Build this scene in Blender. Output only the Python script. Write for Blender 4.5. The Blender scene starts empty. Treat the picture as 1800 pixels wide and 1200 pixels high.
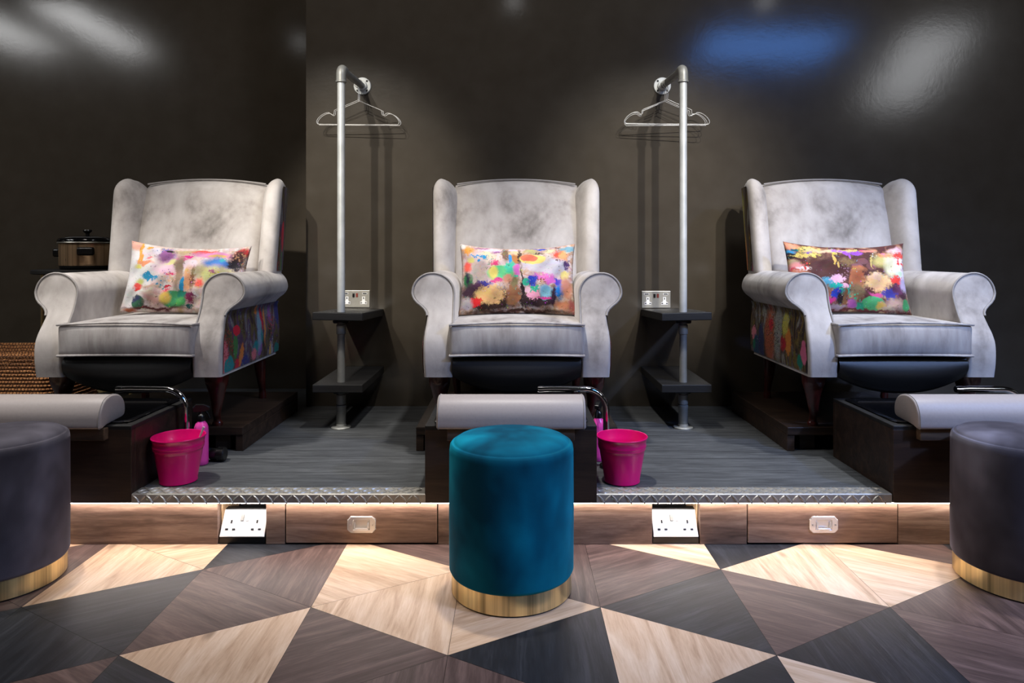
import bpy, bmesh, math, random
from mathutils import Vector, Matrix
random.seed(7)
C = bpy.context.scene.collection
PI = math.pi
F = 1230.0; VX = 903.0; VY = 443.0; H = 0.95       # focal length in pixels, vanishing point, eye height

def lin(c):
    return tuple((v/12.92 if v <= .04045 else ((v+.055)/1.055)**2.4) for v in c)
def rgb(r, g, b):
    return lin((r/255, g/255, b/255)) + (1,)
def X(px, d): return (px-VX)*d/F
def Z(py, d): return H-(py-VY)*d/F

# ------------------------------------------------------------------ materials
class N:
    def __init__(s, name):
        s.m = bpy.data.materials.new(name); s.m.use_nodes = True
        s.t = s.m.node_tree; s.t.nodes.clear()
        s.out = s.t.nodes.new('ShaderNodeOutputMaterial')
        s.b = s.t.nodes.new('ShaderNodeBsdfPrincipled')
        s.t.links.new(s.b.outputs[0], s.out.inputs[0])
    def n(s, typ, ins=None, **kw):
        nd = s.t.nodes.new('ShaderNode'+typ)
        for k, v in kw.items(): setattr(nd, k, v)
        for k, v in (ins or {}).items():
            if isinstance(v, bpy.types.NodeSocket): s.t.links.new(v, nd.inputs[k])
            else: nd.inputs[k].default_value = v
        return nd
    def set(s, **kw):
        for k, v in kw.items():
            k = k.replace('_', ' ')
            if isinstance(v, bpy.types.NodeSocket): s.t.links.new(v, s.b.inputs[k])
            else: s.b.inputs[k].default_value = v
        return s
    def coord(s, kind='Object', scale=(1,1,1), rot=(0,0,0), loc=(0,0,0)):
        tc = s.n('TexCoord')
        mp = s.n('Mapping', {'Scale': scale, 'Rotation': rot, 'Location': loc, 'Vector': tc.outputs[kind]})
        return mp.outputs[0]
    def noise(s, vec, scale, detail=4, rough=.55, dist=0.):
        return s.n('TexNoise', {'Vector': vec, 'Scale': scale, 'Detail': detail, 'Roughness': rough, 'Distortion': dist})
    def ramp(s, fac, stops, interp='LINEAR'):
        r = s.n('ValToRGB', {'Fac': fac}); r.color_ramp.interpolation = interp
        e = r.color_ramp.elements
        while len(e) < len(stops): e.new(.5)
        for el, (p, c) in zip(e, stops): el.position = p; el.color = c
        return r.outputs[0]
    def mix(s, fac, a, b, mode='MIX'):
        nd = s.n('Mix', data_type='RGBA', blend_type=mode)
        for i, v in ((0, fac), (6, a), (7, b)):
            if isinstance(v, bpy.types.NodeSocket): s.t.links.new(v, nd.inputs[i])
            else: nd.inputs[i].default_value = v
        return nd.outputs[2]
    def math(s, op, a, b=0.):
        nd = s.n('Math', operation=op)
        for i, v in ((0, a), (1, b)):
            if isinstance(v, bpy.types.NodeSocket): s.t.links.new(v, nd.inputs[i])
            else: nd.inputs[i].default_value = v
        return nd.outputs[0]
    def bump(s, h, strength=.3, dist=.01):
        b = s.n('Bump', {'Height': h, 'Strength': strength, 'Distance': dist}); s.set(Normal=b.outputs[0]); return s

def mat_plain(name, col, rough=.5, metal=0., var=.12, scale=30, bump=0., **kw):
    n = N(name); v = n.coord()
    ns = n.noise(v, scale, 5)
    d = tuple(c*(1-var) for c in col[:3])+(1,); l = tuple(min(1, c*(1+var)) for c in col[:3])+(1,)
    n.set(Base_Color=n.ramp(ns.outputs[0], [(.3, d), (.7, l)]), Roughness=rough, Metallic=metal, **kw)
    if bump: n.bump(ns.outputs[0], bump, .002)
    return n.m

def mat_velvet(name, dark, mid, light, scale=7, sheen=.25, streak=(1, 1, .45), rough=.75):
    n = N(name); v = n.coord(scale=streak)
    a = n.noise(v, scale, 5, .55, .5); b = n.noise(v, scale*4.5, 4, .6, .2)
    f = n.math('ADD', n.math('MULTIPLY', a.outputs[0], .75), n.math('MULTIPLY', b.outputs[0], .25))
    n.set(Base_Color=n.ramp(f, [(.30, dark), (.46, mid), (.66, light)]), Roughness=rough,
          Sheen_Weight=sheen, Sheen_Roughness=.4, Specular_IOR_Level=.15)
    fine = n.noise(n.coord(), 260, 2)
    h = n.math('ADD', n.math('MULTIPLY', fine.outputs[0], .12), a.outputs[0])
    n.bump(h, .25, .006)
    return n.m

def mat_wood(name, dark, mid, light, kind='Object', axis='X', rough=.45, scale=1., spec=.4, knots=True, bump=.15, coat=0.):
    n = N(name)
    st = {'X': (1.1, 11, 11), 'Y': (11, 1.1, 11), 'Z': (11, 11, 1.1)}[axis]
    v = n.coord(kind, tuple(s*scale for s in st))
    w = n.noise(n.coord(kind, tuple(s*scale*.35 for s in st)), 1.6, 2)
    v2 = n.n('VectorMath', {0: v, 1: w.outputs[1]}, operation='ADD').outputs[0]
    a = n.noise(v2, 1.7, 6, .6, 1.1); b = n.noise(n.coord(kind, tuple(s*scale*7 for s in st)), 1.5, 3, .7)
    f = n.math('ADD', n.math('MULTIPLY', a.outputs[0], .72), n.math('MULTIPLY', b.outputs[0], .28))
    col = n.ramp(f, [(.33, dark), (.5, mid), (.66, light)])
    if knots:
        k = n.n('TexVoronoi', {'Vector': n.coord(kind, tuple((2.6 if s < 5 else 5.2)*scale for s in st)), 'Scale': 1.3, 'Randomness': 1.})
        km = n.ramp(k.outputs['Distance'], [(.03, (1, 1, 1, 1)), (.13, (0, 0, 0, 1))])
        col = n.mix(n.math('MULTIPLY', km, .65), col, tuple(c*.35 for c in dark[:3])+(1,))
    n.set(Base_Color=col, Roughness=rough, Specular_IOR_Level=spec, Coat_Weight=coat)
    n.bump(f, bump, .004)
    return n.m

def mat_paint(name, base_stops, blobs, stretch=(5, 3, 1), bscale=2.2, rough=.7, dim=1., aspect=1.7, frame=None):
    """paint-splash fabric: soft base washes, then blobs at (u, v) with ragged edges"""
    n = N(name)
    uv = n.coord('UV', (aspect, 1, 1))
    base = n.noise(n.coord('UV', stretch), bscale, 4, .55, .6)
    col = n.ramp(base.outputs[0], base_stops)
    w1 = n.noise(uv, 5, 6, .66); w2 = n.noise(uv, 20, 4, .75)
    def warp(nz, amt):
        c = n.n('VectorMath', {0: nz.outputs[1], 1: (.5, .5, .5)}, operation='SUBTRACT').outputs[0]
        return n.n('VectorMath', {0: c, 1: (amt, amt, 0), 2: uv}, operation='MULTIPLY_ADD').outputs[0]
    W = {0: warp(w1, .075), 1: warp(w1, .2), 2: warp(w2, .2)}
    dots = {}
    for bl in blobs:
        u, v, ru, rv, c, soft, wk = bl[:7]
        ru *= aspect; u *= aspect
        sc = (1/ru, 1/rv, 0); off = (-u/ru, -v/rv, 0)
        q = n.n('VectorMath', {0: W[wk], 1: sc, 2: off}, operation='MULTIPLY_ADD').outputs[0]
        ln = n.n('VectorMath', {0: q}, operation='LENGTH').outputs['Value']
        mr = n.n('MapRange', {'Value': ln, 'From Min': 1-soft, 'From Max': 1+soft*.5+.02, 'To Min': 1., 'To Max': 0.})
        fac = mr.outputs[0]
        if len(bl) > 7:                                   # speckled: break the blob up into droplets
            s = bl[7]
            if s not in dots:
                vo = n.n('TexVoronoi', {'Vector': W[0], 'Scale': s, 'Randomness': 1.})
                dots[s] = n.ramp(vo.outputs['Distance'], [(.30, (1, 1, 1, 1)), (.42, (0, 0, 0, 1))])
            fac = n.math('MULTIPLY', fac, dots[s])
        col = n.mix(fac, col, c)
    # finer stains, brush drag and droplets over everything
    f1 = n.noise(n.coord('UV', (aspect*1.2, 2.2, 1)), 6, 6, .7, .8)
    col = n.mix(.38, col, f1.outputs[1], 'OVERLAY')
    f2 = n.noise(uv, 16, 5, .75)
    col = n.mix(n.ramp(f2.outputs[0], [(.60, (0, 0, 0, 1)), (.66, (.75, .75, .75, 1))]), col, rgb(70, 44, 44))
    f3 = n.n('TexVoronoi', {'Vector': W[1], 'Scale': 34., 'Randomness': 1.})
    drop = n.ramp(f3.outputs['Distance'], [(.16, (.8, .8, .8, 1)), (.22, (0, 0, 0, 1))])
    col = n.mix(n.math('MULTIPLY', drop, n.ramp(w1.outputs[0], [(.5, (0, 0, 0, 1)), (.58, (1, 1, 1, 1))])), col, f3.outputs['Color'])
    if dim != 1.: col = n.mix(1., col, (dim, dim, dim, 1), 'MULTIPLY')
    n.set(Base_Color=col, Roughness=rough, Specular_IOR_Level=.2, Sheen_Weight=.08)
    weave = n.noise(n.coord('UV', (aspect, 1, 1)), 7, 3)
    n.bump(weave.outputs[0], .25, .01)
    return n.m

def mat_emit(name, col, strength):
    n = N(name)
    n.set(Base_Color=col, Emission_Color=col, Emission_Strength=strength)
    return n.m

M = {}
M['velvet'] = mat_velvet('grey_velvet', rgb(106, 100, 95), rgb(165, 158, 153), rgb(193, 187, 183), 4.6, streak=(1, 1, .75))
M['welt'] = mat_plain('grey_welt', rgb(138, 133, 130), .8)
M['cushion_velvet'] = mat_velvet('cushion_velvet', rgb(98, 92, 89), rgb(154, 148, 145), rgb(184, 180, 178), 5, streak=(1.8, 1, .5))
M['black_leather'] = mat_plain('black_leather', rgb(13, 12, 13), .5, bump=.15, scale=90)
M['pad_leather'] = mat_plain('taupe_leather', rgb(150, 141, 138), .5, var=.04, bump=.1, scale=120)
M['mahogany'] = mat_wood('mahogany', rgb(34, 11, 9), rgb(62, 22, 17), rgb(84, 34, 25), axis='Z', rough=.28, coat=.4, knots=False)
M['dark_timber'] = mat_wood('dark_timber', rgb(26, 17, 12), rgb(44, 31, 23), rgb(60, 44, 33), rough=.5, bump=.25)
M['plinth_timber'] = mat_wood('plinth_timber', rgb(74, 56, 46), rgb(112, 88, 74), rgb(140, 116, 100), rough=.5, scale=1.3)
M['drawer_timber'] = mat_wood('drawer_timber', rgb(84, 62, 50), rgb(122, 95, 79), rgb(152, 124, 106), rough=.5, scale=1.15)
M['raw_pine'] = mat_wood('raw_pine', rgb(150, 118, 86), rgb(190, 158, 122), rgb(214, 184, 148), axis='Y', rough=.6)
M['batten'] = mat_wood('batten_timber', rgb(52, 38, 27), rgb(80, 62, 46), rgb(100, 80, 60), rough=.6)
M['galv'] = mat_plain('galvanised_steel', rgb(186, 188, 186), .45, .35, .16, 14, .1)
M['galv_dark'] = mat_plain('dull_and_shaded_steel', rgb(136, 136, 132), .45, .4, .16, 18, .1)
M['steel_wire'] = mat_plain('steel_wire', rgb(196, 194, 190), .4, .4, .05)
M['chrome'] = mat_plain('chrome', rgb(215, 215, 218), .08, 1., .02)
M['shelf'] = mat_wood('black_shelf', rgb(14, 13, 13), rgb(23, 22, 22), rgb(34, 33, 32), rough=.55, knots=False)
M['gold'] = None
M['pink'] = mat_plain('pink_enamel', rgb(214, 6, 104), .32, 0., .06, 6, .0, Coat_Weight=.3)
M['pink_plastic'] = mat_plain('pink_plastic', rgb(226, 70, 160), .3, 0., .05)
M['black_plastic'] = mat_plain('black_plastic', rgb(14, 14, 15), .3, 0., .1)
M['black_gloss'] = mat_plain('black_gloss', rgb(10, 10, 12), .12, 0., .1)
M['white_plastic'] = mat_plain('white_plastic', rgb(235, 233, 230), .35, 0., .02)
M['steel_plate'] = mat_plain('brushed_steel', rgb(172, 168, 158), .38, .75, .05, 60)
M['hole'] = mat_plain('socket_hole', rgb(12, 11, 14), .6)
M['orange'] = mat_plain('switch_flag', rgb(120, 40, 25), .5)
M['black_inside'] = mat_plain('black_inside', rgb(16, 14, 14), .7)
M['tread'] = mat_plain('tread_plate', rgb(158, 154, 146), .36, .45, .1, 25, .1)
M['screw'] = mat_plain('screw_head', rgb(165, 180, 170), .4, .6)
M['handle'] = mat_plain('nickel_pull', rgb(225, 222, 218), .25, .7, .04)

def mat_gold(name, c, rough=.22):  # bright and dark reflection streaks are painted into the base colour
    n = N(name); v = n.coord(scale=(16, 16, .2))
    a = n.noise(v, 1.4, 4, .65)
    n.set(Base_Color=n.ramp(a.outputs[0], [(.36, tuple(x*.42 for x in c[:3])+(1,)), (.5, c), (.62, tuple(min(1, x*1.35) for x in c[:3])+(1,))]), Metallic=.72, Roughness=rough, Anisotropic=.4)
    n.bump(a.outputs[0], .04, .001)
    return n.m
M['gold'] = mat_gold('gold_painted_glints', rgb(228, 200, 142), .3)
M['copper'] = mat_gold('bronze_painted_glints', rgb(214, 180, 142), .25)

def mat_stool(name, dark, mid, light, sheen):
    n = N(name); v = n.coord(scale=(1, 1, .8))
    a = n.noise(v, 4.5, 3, .5, .2)
    n.set(Base_Color=n.ramp(a.outputs[0], [(.36, dark), (.5, mid), (.66, light)]), Roughness=.85, Sheen_Weight=sheen,
          Sheen_Roughness=.35, Sheen_Tint=light, Specular_IOR_Level=.1)
    f = n.noise(n.coord(), 300, 2); n.bump(f.outputs[0], .1, .002)
    return n.m
M['teal'] = mat_stool('teal_velvet', rgb(0, 58, 78), rgb(0, 92, 116), rgb(8, 130, 154), .5)
M['grey_stool'] = mat_stool('slate_velvet', rgb(54, 51, 57), rgb(76, 73, 81), rgb(108, 105, 116), .8)

def mat_wall():
    n = N('black_gloss_paint'); v = n.coord()
    a = n.noise(v, 60, 3, .6); b = n.noise(v, 9, 3)
    n.set(Base_Color=n.ramp(b.outputs[0], [(.3, rgb(60, 54, 46)), (.7, rgb(66, 60, 52))]), Roughness=.16, Specular_IOR_Level=.5)
    n.bump(n.math('ADD', a.outputs[0], n.math('MULTIPLY', b.outputs[0], 2.)), .05, .003)
    return n.m
M['wall'] = mat_wall()
M['ceiling'] = mat_plain('dark_ceiling', rgb(40, 38, 36), .8)

def mat_deck():
    n = N('painted_deck'); v = n.coord(scale=(1.4, 14, 1))
    a = n.noise(v, 2.6, 7, .68, .7); b = n.noise(n.coord(scale=(1.6, 20, 1)), 9, 3, .7)
    f = n.math('ADD', n.math('MULTIPLY', a.outputs[0], .65), n.math('MULTIPLY', b.outputs[0], .35))
    col = n.ramp(f, [(.35, rgb(46, 47, 49)), (.5, rgb(66, 68, 70)), (.68, rgb(90, 92, 94))])
    w = n.n('TexWave', {'Vector': n.coord(), 'Scale': 1.9, 'Distortion': 0.}, bands_direction='Y', wave_profile='SAW')
    line = n.ramp(w.outputs[1], [(.0, (0, 0, 0, 1)), (.025, (1, 1, 1, 1))])
    col = n.mix(line, rgb(16, 16, 17), col)
    n.set(Base_Color=col, Roughness=.6, Specular_IOR_Level=.35)
    n.bump(f, .3, .006)
    return n.m
M['deck'] = mat_deck()

def mat_jute():
    n = N('woven_jute'); v = n.coord()
    br = n.n('TexBrick', {'Vector': n.n('VectorMath', {0: n.coord(rot=(PI/2, 0, 0)), 1: n.n('VectorMath', {0: n.noise(v, 45, 3).outputs[1], 1: (.012, .012, .012)}, operation='MULTIPLY').outputs[0]}, operation='ADD').outputs[0], 'Color1': rgb(196, 152, 106), 'Color2': rgb(164, 120, 80), 'Mortar': rgb(104, 72, 46),
                          'Scale': 1., 'Mortar Size': .003, 'Brick Width': .014, 'Row Height': .0145, 'Mortar Smooth': .8})
    ns = n.noise(v, 130, 4, .7)
    col = n.mix(.6, br.outputs[0], n.ramp(ns.outputs[0], [(.35, rgb(120, 82, 50)), (.65, rgb(226, 188, 140))]), 'OVERLAY')
    n.set(Base_Color=col, Roughness=.85)
    n.bump(n.math('ADD', n.math('MULTIPLY', br.outputs[1], -1.), ns.outputs[0]), .9, .006)
    return n.m
M['jute'] = mat_jute()

# ------------------------------------------------------------------ mesh helpers
class MB:
    def __init__(s): s.bm = bmesh.new(); s.uv = None
    def box(s, x0, x1, y0, y1, z0, z1):
        v = [s.bm.verts.new((x, y, z)) for x in (x0, x1) for y in (y0, y1) for z in (z0, z1)]
        for f in ((0,1,3,2), (4,6,7,5), (0,4,5,1), (2,3,7,6), (0,2,6,4), (1,5,7,3)): s.bm.faces.new([v[i] for i in f])
        return s
    def loft(s, rings, cap=(True, True), closed=True):
        R = [[s.bm.verts.new(p) for p in r] for r in rings]
        n = len(R[0])
        for a, b in zip(R, R[1:]):
            for i in range(n if closed else n-1):
                j = (i+1) % n
                s.bm.faces.new((a[i], a[j], b[j], b[i]))
        if cap[0]: s.bm.faces.new(R[0][::-1])
        if cap[1]: s.bm.faces.new(R[-1])
        return s
    def lathe(s, prof, c=(0, 0, 0), n=48, axis='Z'):
        cx, cy, cz = c; rings = []
        for r, h in prof:
            ring = []
            for i in range(n):
                a = 2*PI*i/n; p, q = r*math.cos(a), r*math.sin(a)
                ring.append({'Z': (cx+p, cy+q, cz+h), 'Y': (cx+p, cy+h, cz+q), 'X': (cx+h, cy+p, cz+q)}[axis])
            rings.append(ring)
        return s.loft(rings)
    def tube(s, pts, r, n=12, cap=True, closed=False):
        pts = [Vector(p) for p in pts]; rings = []; up = None
        m = len(pts)
        for i, p in enumerate(pts):
            a = pts[(i-1) % m] if (closed or i > 0) else p
            b = pts[(i+1) % m] if (closed or i < m-1) else p
            t = (b-a).normalized()
            if up is None:
                up = Vector((0, 0, 1)) if abs(t.z) < .9 else Vector((1, 0, 0))
            sx = t.cross(up).normalized(); up = sx.cross(t).normalized()
            rr = r[i] if isinstance(r, (list, tuple)) else r
            rings.append([p+sx*(rr*math.cos(2*PI*k/n))+up*(rr*math.sin(2*PI*k/n)) for k in range(n)])
        if closed: rings.append(rings[0]); return s._closed(rings)
        return s.loft(rings, (cap, cap))
    def _closed(s, rings):
        s.loft(rings, (False, False)); bmesh.ops.remove_doubles(s.bm, verts=s.bm.verts, dist=1e-6); return s
    def prism(s, poly, axis, a, b):
        """poly: 2-D points, extruded along axis between a and b"""
        def P(p, t): return {'X': (t, p[0], p[1]), 'Y': (p[0], t, p[1]), 'Z': (p[0], p[1], t)}[axis]
        return s.loft([[P(p, a) for p in poly], [P(p, b) for p in poly]])
    def soft(s, c, h, r, crown=(0, 0, 0), seg=10):
        """rounded box, half sizes h, edge radius r, crown = extra swell per axis (both ways)"""
        def ts(hh):
            e = [hh, hh-r*.12, hh-r*.35, hh-r*.65, hh-r]
            inner = [(-1+2*i/seg)*(hh-r) for i in range(1, seg)]
            return [-v for v in e]+inner+e[::-1]
        T = [ts(v) for v in h]; cache = {}
        def vert(p):
            k = tuple(round(v, 6) for v in p)
            if k not in cache:
                q = Vector([max(-(h[i]-r), min(h[i]-r, p[i])) for i in range(3)])
                d = Vector(p)-q
                if d.length > 1e-9: q = q+d.normalized()*r
                u = [q[i]/h[i] for i in range(3)]
                w = [max(0., 1-x*x) for x in u]
                q = Vector([q[i]+crown[i]*u[i]*w[(i+1) % 3]*w[(i+2) % 3] for i in range(3)])
                cache[k] = s.bm.verts.new(Vector(c)+q)
            return cache[k]
        for ax in range(3):
            a, b = (ax+1) % 3, (ax+2) % 3
            for sg in (-1, 1):
                for i in range(len(T[a])-1):
                    for j in range(len(T[b])-1):
                        qd = []
                        for di, dj in ((0, 0), (1, 0), (1, 1), (0, 1)):
                            p = [0, 0, 0]; p[ax] = sg*h[ax]; p[a] = T[a][i+di]; p[b] = T[b][j+dj]; qd.append(vert(p))
                        if sg < 0: qd.reverse()
                        if len(set(qd)) == 4: s.bm.faces.new(qd)
        return s
    def rot(s, axis, ang, c=(0, 0, 0)):
        bmesh.ops.rotate(s.bm, verts=s.bm.verts, cent=c, matrix=Matrix.Rotation(ang, 3, axis)); return s
    def move(s, v):
        bmesh.ops.translate(s.bm, verts=s.bm.verts, vec=v); return s
    def mirror(s):
        for v in s.bm.verts: v.co.x = -v.co.x
        bmesh.ops.reverse_faces(s.bm, faces=s.bm.faces); return s
    def uvmap(s, fn):
        L = s.bm.loops.layers.uv.verify()
        for f in s.bm.faces:
            for l in f.loops: l[L].uv = fn(l.vert.co)
        return s
    def build(s, name, mat, parent=None, smooth=False, bevel=0., seg=2, sub=0, label=None, angle=40, fix=True):
        if fix: bmesh.ops.recalc_face_normals(s.bm, faces=s.bm.faces)
        me = bpy.data.meshes.new(name); s.bm.to_mesh(me); s.bm.free()
        o = bpy.data.objects.new(name, me); C.objects.link(o)
        for m in (mat if isinstance(mat, (list, tuple)) else [mat]): me.materials.append(m)
        if smooth:
            for p in me.polygons: p.use_smooth = True
            if smooth != 'all': me.set_sharp_from_angle(angle=math.radians(angle))
        if bevel:
            b = o.modifiers.new('edge', 'BEVEL'); b.width = bevel; b.segments = seg; b.limit_method = 'ANGLE'; b.angle_limit = math.radians(40)
            b.harden_normals = False
        if sub:
            b = o.modifiers.new('sub', 'SUBSURF'); b.levels = sub; b.render_levels = sub
        if parent: o.parent = parent
        if label: o['label'] = label
        return o

def tag(o, label, cat, group=None):
    o['label'] = label; o['category'] = cat
    if group: o['group'] = group
    return o
def thing(name, label, cat, loc=(0, 0, 0), group=None, rz=0.):
    o = bpy.data.objects.new(name, None); C.objects.link(o); o.location = loc; o.rotation_euler = (0, 0, rz)
    o.empty_display_size = .05
    return tag(o, label, cat, group)
def struct(o): o['kind'] = 'structure'; return o
def dup(root, loc, label, rz=None):
    def cp(o, par):
        c = o.copy(); C.objects.link(c)
        if par is not None: c.parent = par; c.matrix_parent_inverse = o.matrix_parent_inverse.copy()
        for ch in list(o.children): cp(ch, c)
        return c
    r = cp(root, None); r.location = loc; r['label'] = label
    if rz is not None: r.rotation_euler = (0, 0, rz)
    return r

def interp(tab, z):
    if z <= tab[0][0]: return tab[0][1]
    for (a, va), (b, vb) in zip(tab, tab[1:]):
        if z <= b:
            t = (z-a)/(b-a); return va+(vb-va)*t
    return tab[-1][1]
def smooth_tab(tab, z):
    """Catmull-Rom through (z, value) pairs"""
    n = len(tab)
    if z <= tab[0][0]: return tab[0][1]
    if z >= tab[-1][0]: return tab[-1][1]
    for i in range(n-1):
        if z <= tab[i+1][0]:
            p0 = tab[max(i-1, 0)][1]; p1 = tab[i][1]; p2 = tab[i+1][1]; p3 = tab[min(i+2, n-1)][1]
            t = (z-tab[i][0])/(tab[i+1][0]-tab[i][0])
            return .5*((2*p1)+(-p0+p2)*t+(2*p0-5*p1+4*p2-p3)*t*t+(-p0+3*p1-3*p2+p3)*t**3)
def spline(pts, per=6, closed=True):
    n = len(pts); out = []
    for i in range(n if closed else n-1):
        P = [Vector(pts[(i+k) % n]) if closed else Vector(pts[max(0, min(n-1, i+k))]) for k in (-1, 0, 1, 2)]
        for k in range(per):
            t = k/per
            out.append(.5*((2*P[1])+(-P[0]+P[2])*t+(2*P[0]-5*P[1]+4*P[2]-P[3])*t*t+(-P[0]+3*P[1]-3*P[2]+P[3])*t**3))
    if not closed: out.append(Vector(pts[-1]))
    return out

# ------------------------------------------------------------------ setting
FRONT = 2.275         # plinth face
LIP = 2.25            # front of the platform top
TOP = .17             # platform top
LEDZ = .143
WALL = 3.545; RECESS = 4.0; CORNER = X(538, WALL)

# floor: equilateral triangles of wood in three tones
def build_floor():
    bm = bmesh.new(); L = bm.loops.layers.uv.verify()
    W2 = .3876; S = .4476; X0 = -.543; Y0 = 1.873
    D, B, O = 2, 1, 0      # dark, brown, oak
    tone = {}
    def key(*v): return tuple(sorted(v))
    # vertices as (column, row) with y = Y0 + row*S/2
    T = [((0,0),(1,-1),(1,1),O), ((0,0),(0,2),(1,1),O), ((0,2),(1,3),(1,1),B), ((0,0),(0,-2),(1,-1),B), ((0,-2),(1,-3),(1,-1),B),
         ((-1,-1),(-1,1),(0,0),B), ((-1,1),(0,0),(0,2),B), ((-1,1),(0,2),(-1,3),D), ((-1,-1),(0,0),(0,-2),O), ((-1,-1),(-1,-3),(0,-2),D),
         ((-2,0),(-1,-1),(-1,1),D), ((-2,0),(-1,1),(-2,2),O), ((-2,2),(-1,1),(-1,3),O), ((-2,0),(-1,-1),(-2,-2),D), ((-1,-1),(-2,-2),(-1,-3),B),
         ((-3,1),(-2,0),(-2,2),B), ((-3,1),(-2,0),(-3,-1),B), ((-3,-1),(-2,0),(-2,-2),D), ((-3,1),(-3,3),(-2,2),O),
         ((1,-1),(1,1),(2,0),O), ((1,1),(2,0),(2,2),B), ((1,-1),(2,0),(2,-2),D), ((1,-1),(2,-2),(1,-3),B),
         ((2,0),(3,-1),(3,1),D), ((2,0),(3,1),(2,2),B), ((2,2),(3,1),(3,3),O), ((2,0),(3,-1),(2,-2),O), ((3,-1),(2,-2),(3,-3),D),
         ((3,-1),(3,1),(4,0),B), ((3,1),(4,0),(4,2),O), ((3,1),(3,3),(4,2),D), ((3,-1),(4,0),(4,-2),D), ((3,-1),(4,-2),(3,-3),O),
         ((4,0),(5,1),(4,2),O), ((4,0),(5,1),(5,-1),B), ((4,0),(4,-2),(5,-1),B), ((4,-2),(5,-1),(5,-3),B), ((4,2),(5,1),(5,3),B)]
    for a, b, c, t in T: tone[key(a, b, c)] = t
    rnd = random.Random(3)
    def pos(v): return Vector((X0+v[0]*W2, Y0+v[1]*S/2, 0))
    base = [bm.verts.new(p) for p in ((-6, -4, -.002), (6, -4, -.002), (6, 2.3, -.002), (-6, 2.3, -.002))]
    f = bm.faces.new(base); f.material_index = 3
    for k in range(-14, 15):
        for r in range(-28, 4):
            if (k+r) % 2: continue
            for tri in (((k, r), (k+1, r-1), (k+1, r+1)), ((k, r), (k+1, r+1), (k, r+2))):
                P = [pos(v) for v in tri]; c = sum(P, Vector())/3
                if c.y > 2.62 or c.y < -3.9 or abs(c.x) > 5.9: continue
                t = tone.get(key(*tri)); 
                if t is None: t = rnd.choice((0, 1, 2))
                Q = [p+(c-p)*.0045 for p in P]
                f = bm.faces.new([bm.verts.new(q) for q in Q]); f.material_index = t
                ang = rnd.choice((30, 90, 150))*PI/180; off = Vector((rnd.random()*9, rnd.random()*9))
                ca, sa = math.cos(ang), math.sin(ang)
                for l in f.loops:
                    x, y = l.vert.co.x, l.vert.co.y
                    l[L].uv = (ca*x+sa*y+off.x, -sa*x+ca*y+off.y)
    bmesh.ops.recalc_face_normals(bm, faces=bm.faces)
    for f in bm.faces:
        if f.normal.z < 0: f.normal_flip()
    me = bpy.data.meshes.new('floor'); bm.to_mesh(me); bm.free()
    for m in (mat_wood('light_oak', rgb(162, 128, 98), rgb(198, 166, 137), rgb(218, 192, 167), 'UV', rough=.42, scale=1.1, bump=.08),
              mat_wood('brown_oak', rgb(58, 44, 41), rgb(84, 66, 61), rgb(112, 90, 84), 'UV', rough=.42, scale=1.3, knots=False, bump=.2, spec=.3),
              mat_wood('charcoal_oak', rgb(23, 23, 26), rgb(35, 36, 40), rgb(56, 57, 62), 'UV', rough=.42, scale=1.2, knots=False, bump=.2, spec=.3),
              mat_plain('floor_seam', rgb(30, 26, 24), .8)): me.materials.append(m)
    o = bpy.data.objects.new('floor', me); C.objects.link(o); return struct(o)
build_floor()

def wallbox(name, *a): return struct(MB().box(*a).build(name, M['wall']))
wallbox('wall_back', CORNER, 6, WALL, WALL+.12, 0, 4.9)
wallbox('wall_recess', -6, CORNER+.12, RECESS, RECESS+.12, 0, 4.9)
wallbox('wall_return', CORNER, CORNER+.12, WALL+.12, RECESS, 0, 4.9)
wallbox('wall_left', -6.1, -6, -4, RECESS+.12, 0, 4.9)
wallbox('wall_right', 6, 6.1, -4, WALL+.12, 0, 4.9)
wallbox('wall_front', -6.1, 6.1, -4.1, -4, 0, 4.9)
struct(MB().box(-6.1, 6.1, -4.1, RECESS+.12, 4.9, 5.0).build('ceiling', M['ceiling']))

# raised platform
pl = MB()
pl.box(-6, CORNER, LIP+.006, RECESS, LEDZ, TOP); pl.box(CORNER, 6, LIP+.006, WALL, LEDZ, TOP)
struct(pl.build('platform_floor', M['deck']))
SO = [(383, 467), (1147, 1230)]           # socket openings, in pixels along the plinth
DR = [(502, 769), (1314, 1578)]           # drawers
def px(p): return X(p, FRONT)
segs = [(-2200, 382.5), (467.5, 501), (770, 1146.5), (1230.5, 1313), (1579, 4000)]
for i, (a, b) in enumerate(segs):
    struct(MB().box(max(-5.9, px(a)), min(5.9, px(b)), FRONT, FRONT+.028, 0.0, LEDZ-.003).build('trim_%d' % (i+1), M['plinth_timber'], bevel=.002))
struct(MB().box(-6, 6, FRONT+.17, FRONT+.19, 0, LEDZ).build('wall_plinth', M['black_inside']))

# LED strip
led = MB().box(-3.6, 3.6, LIP+.009, LIP+.019, LEDZ-.004, LEDZ-.0005).build('led_strip', mat_emit('led_white', (1., .90, .85, 1), 47.))
tag(led, 'long white LED strip glowing under the platform lip', 'light')

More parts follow.
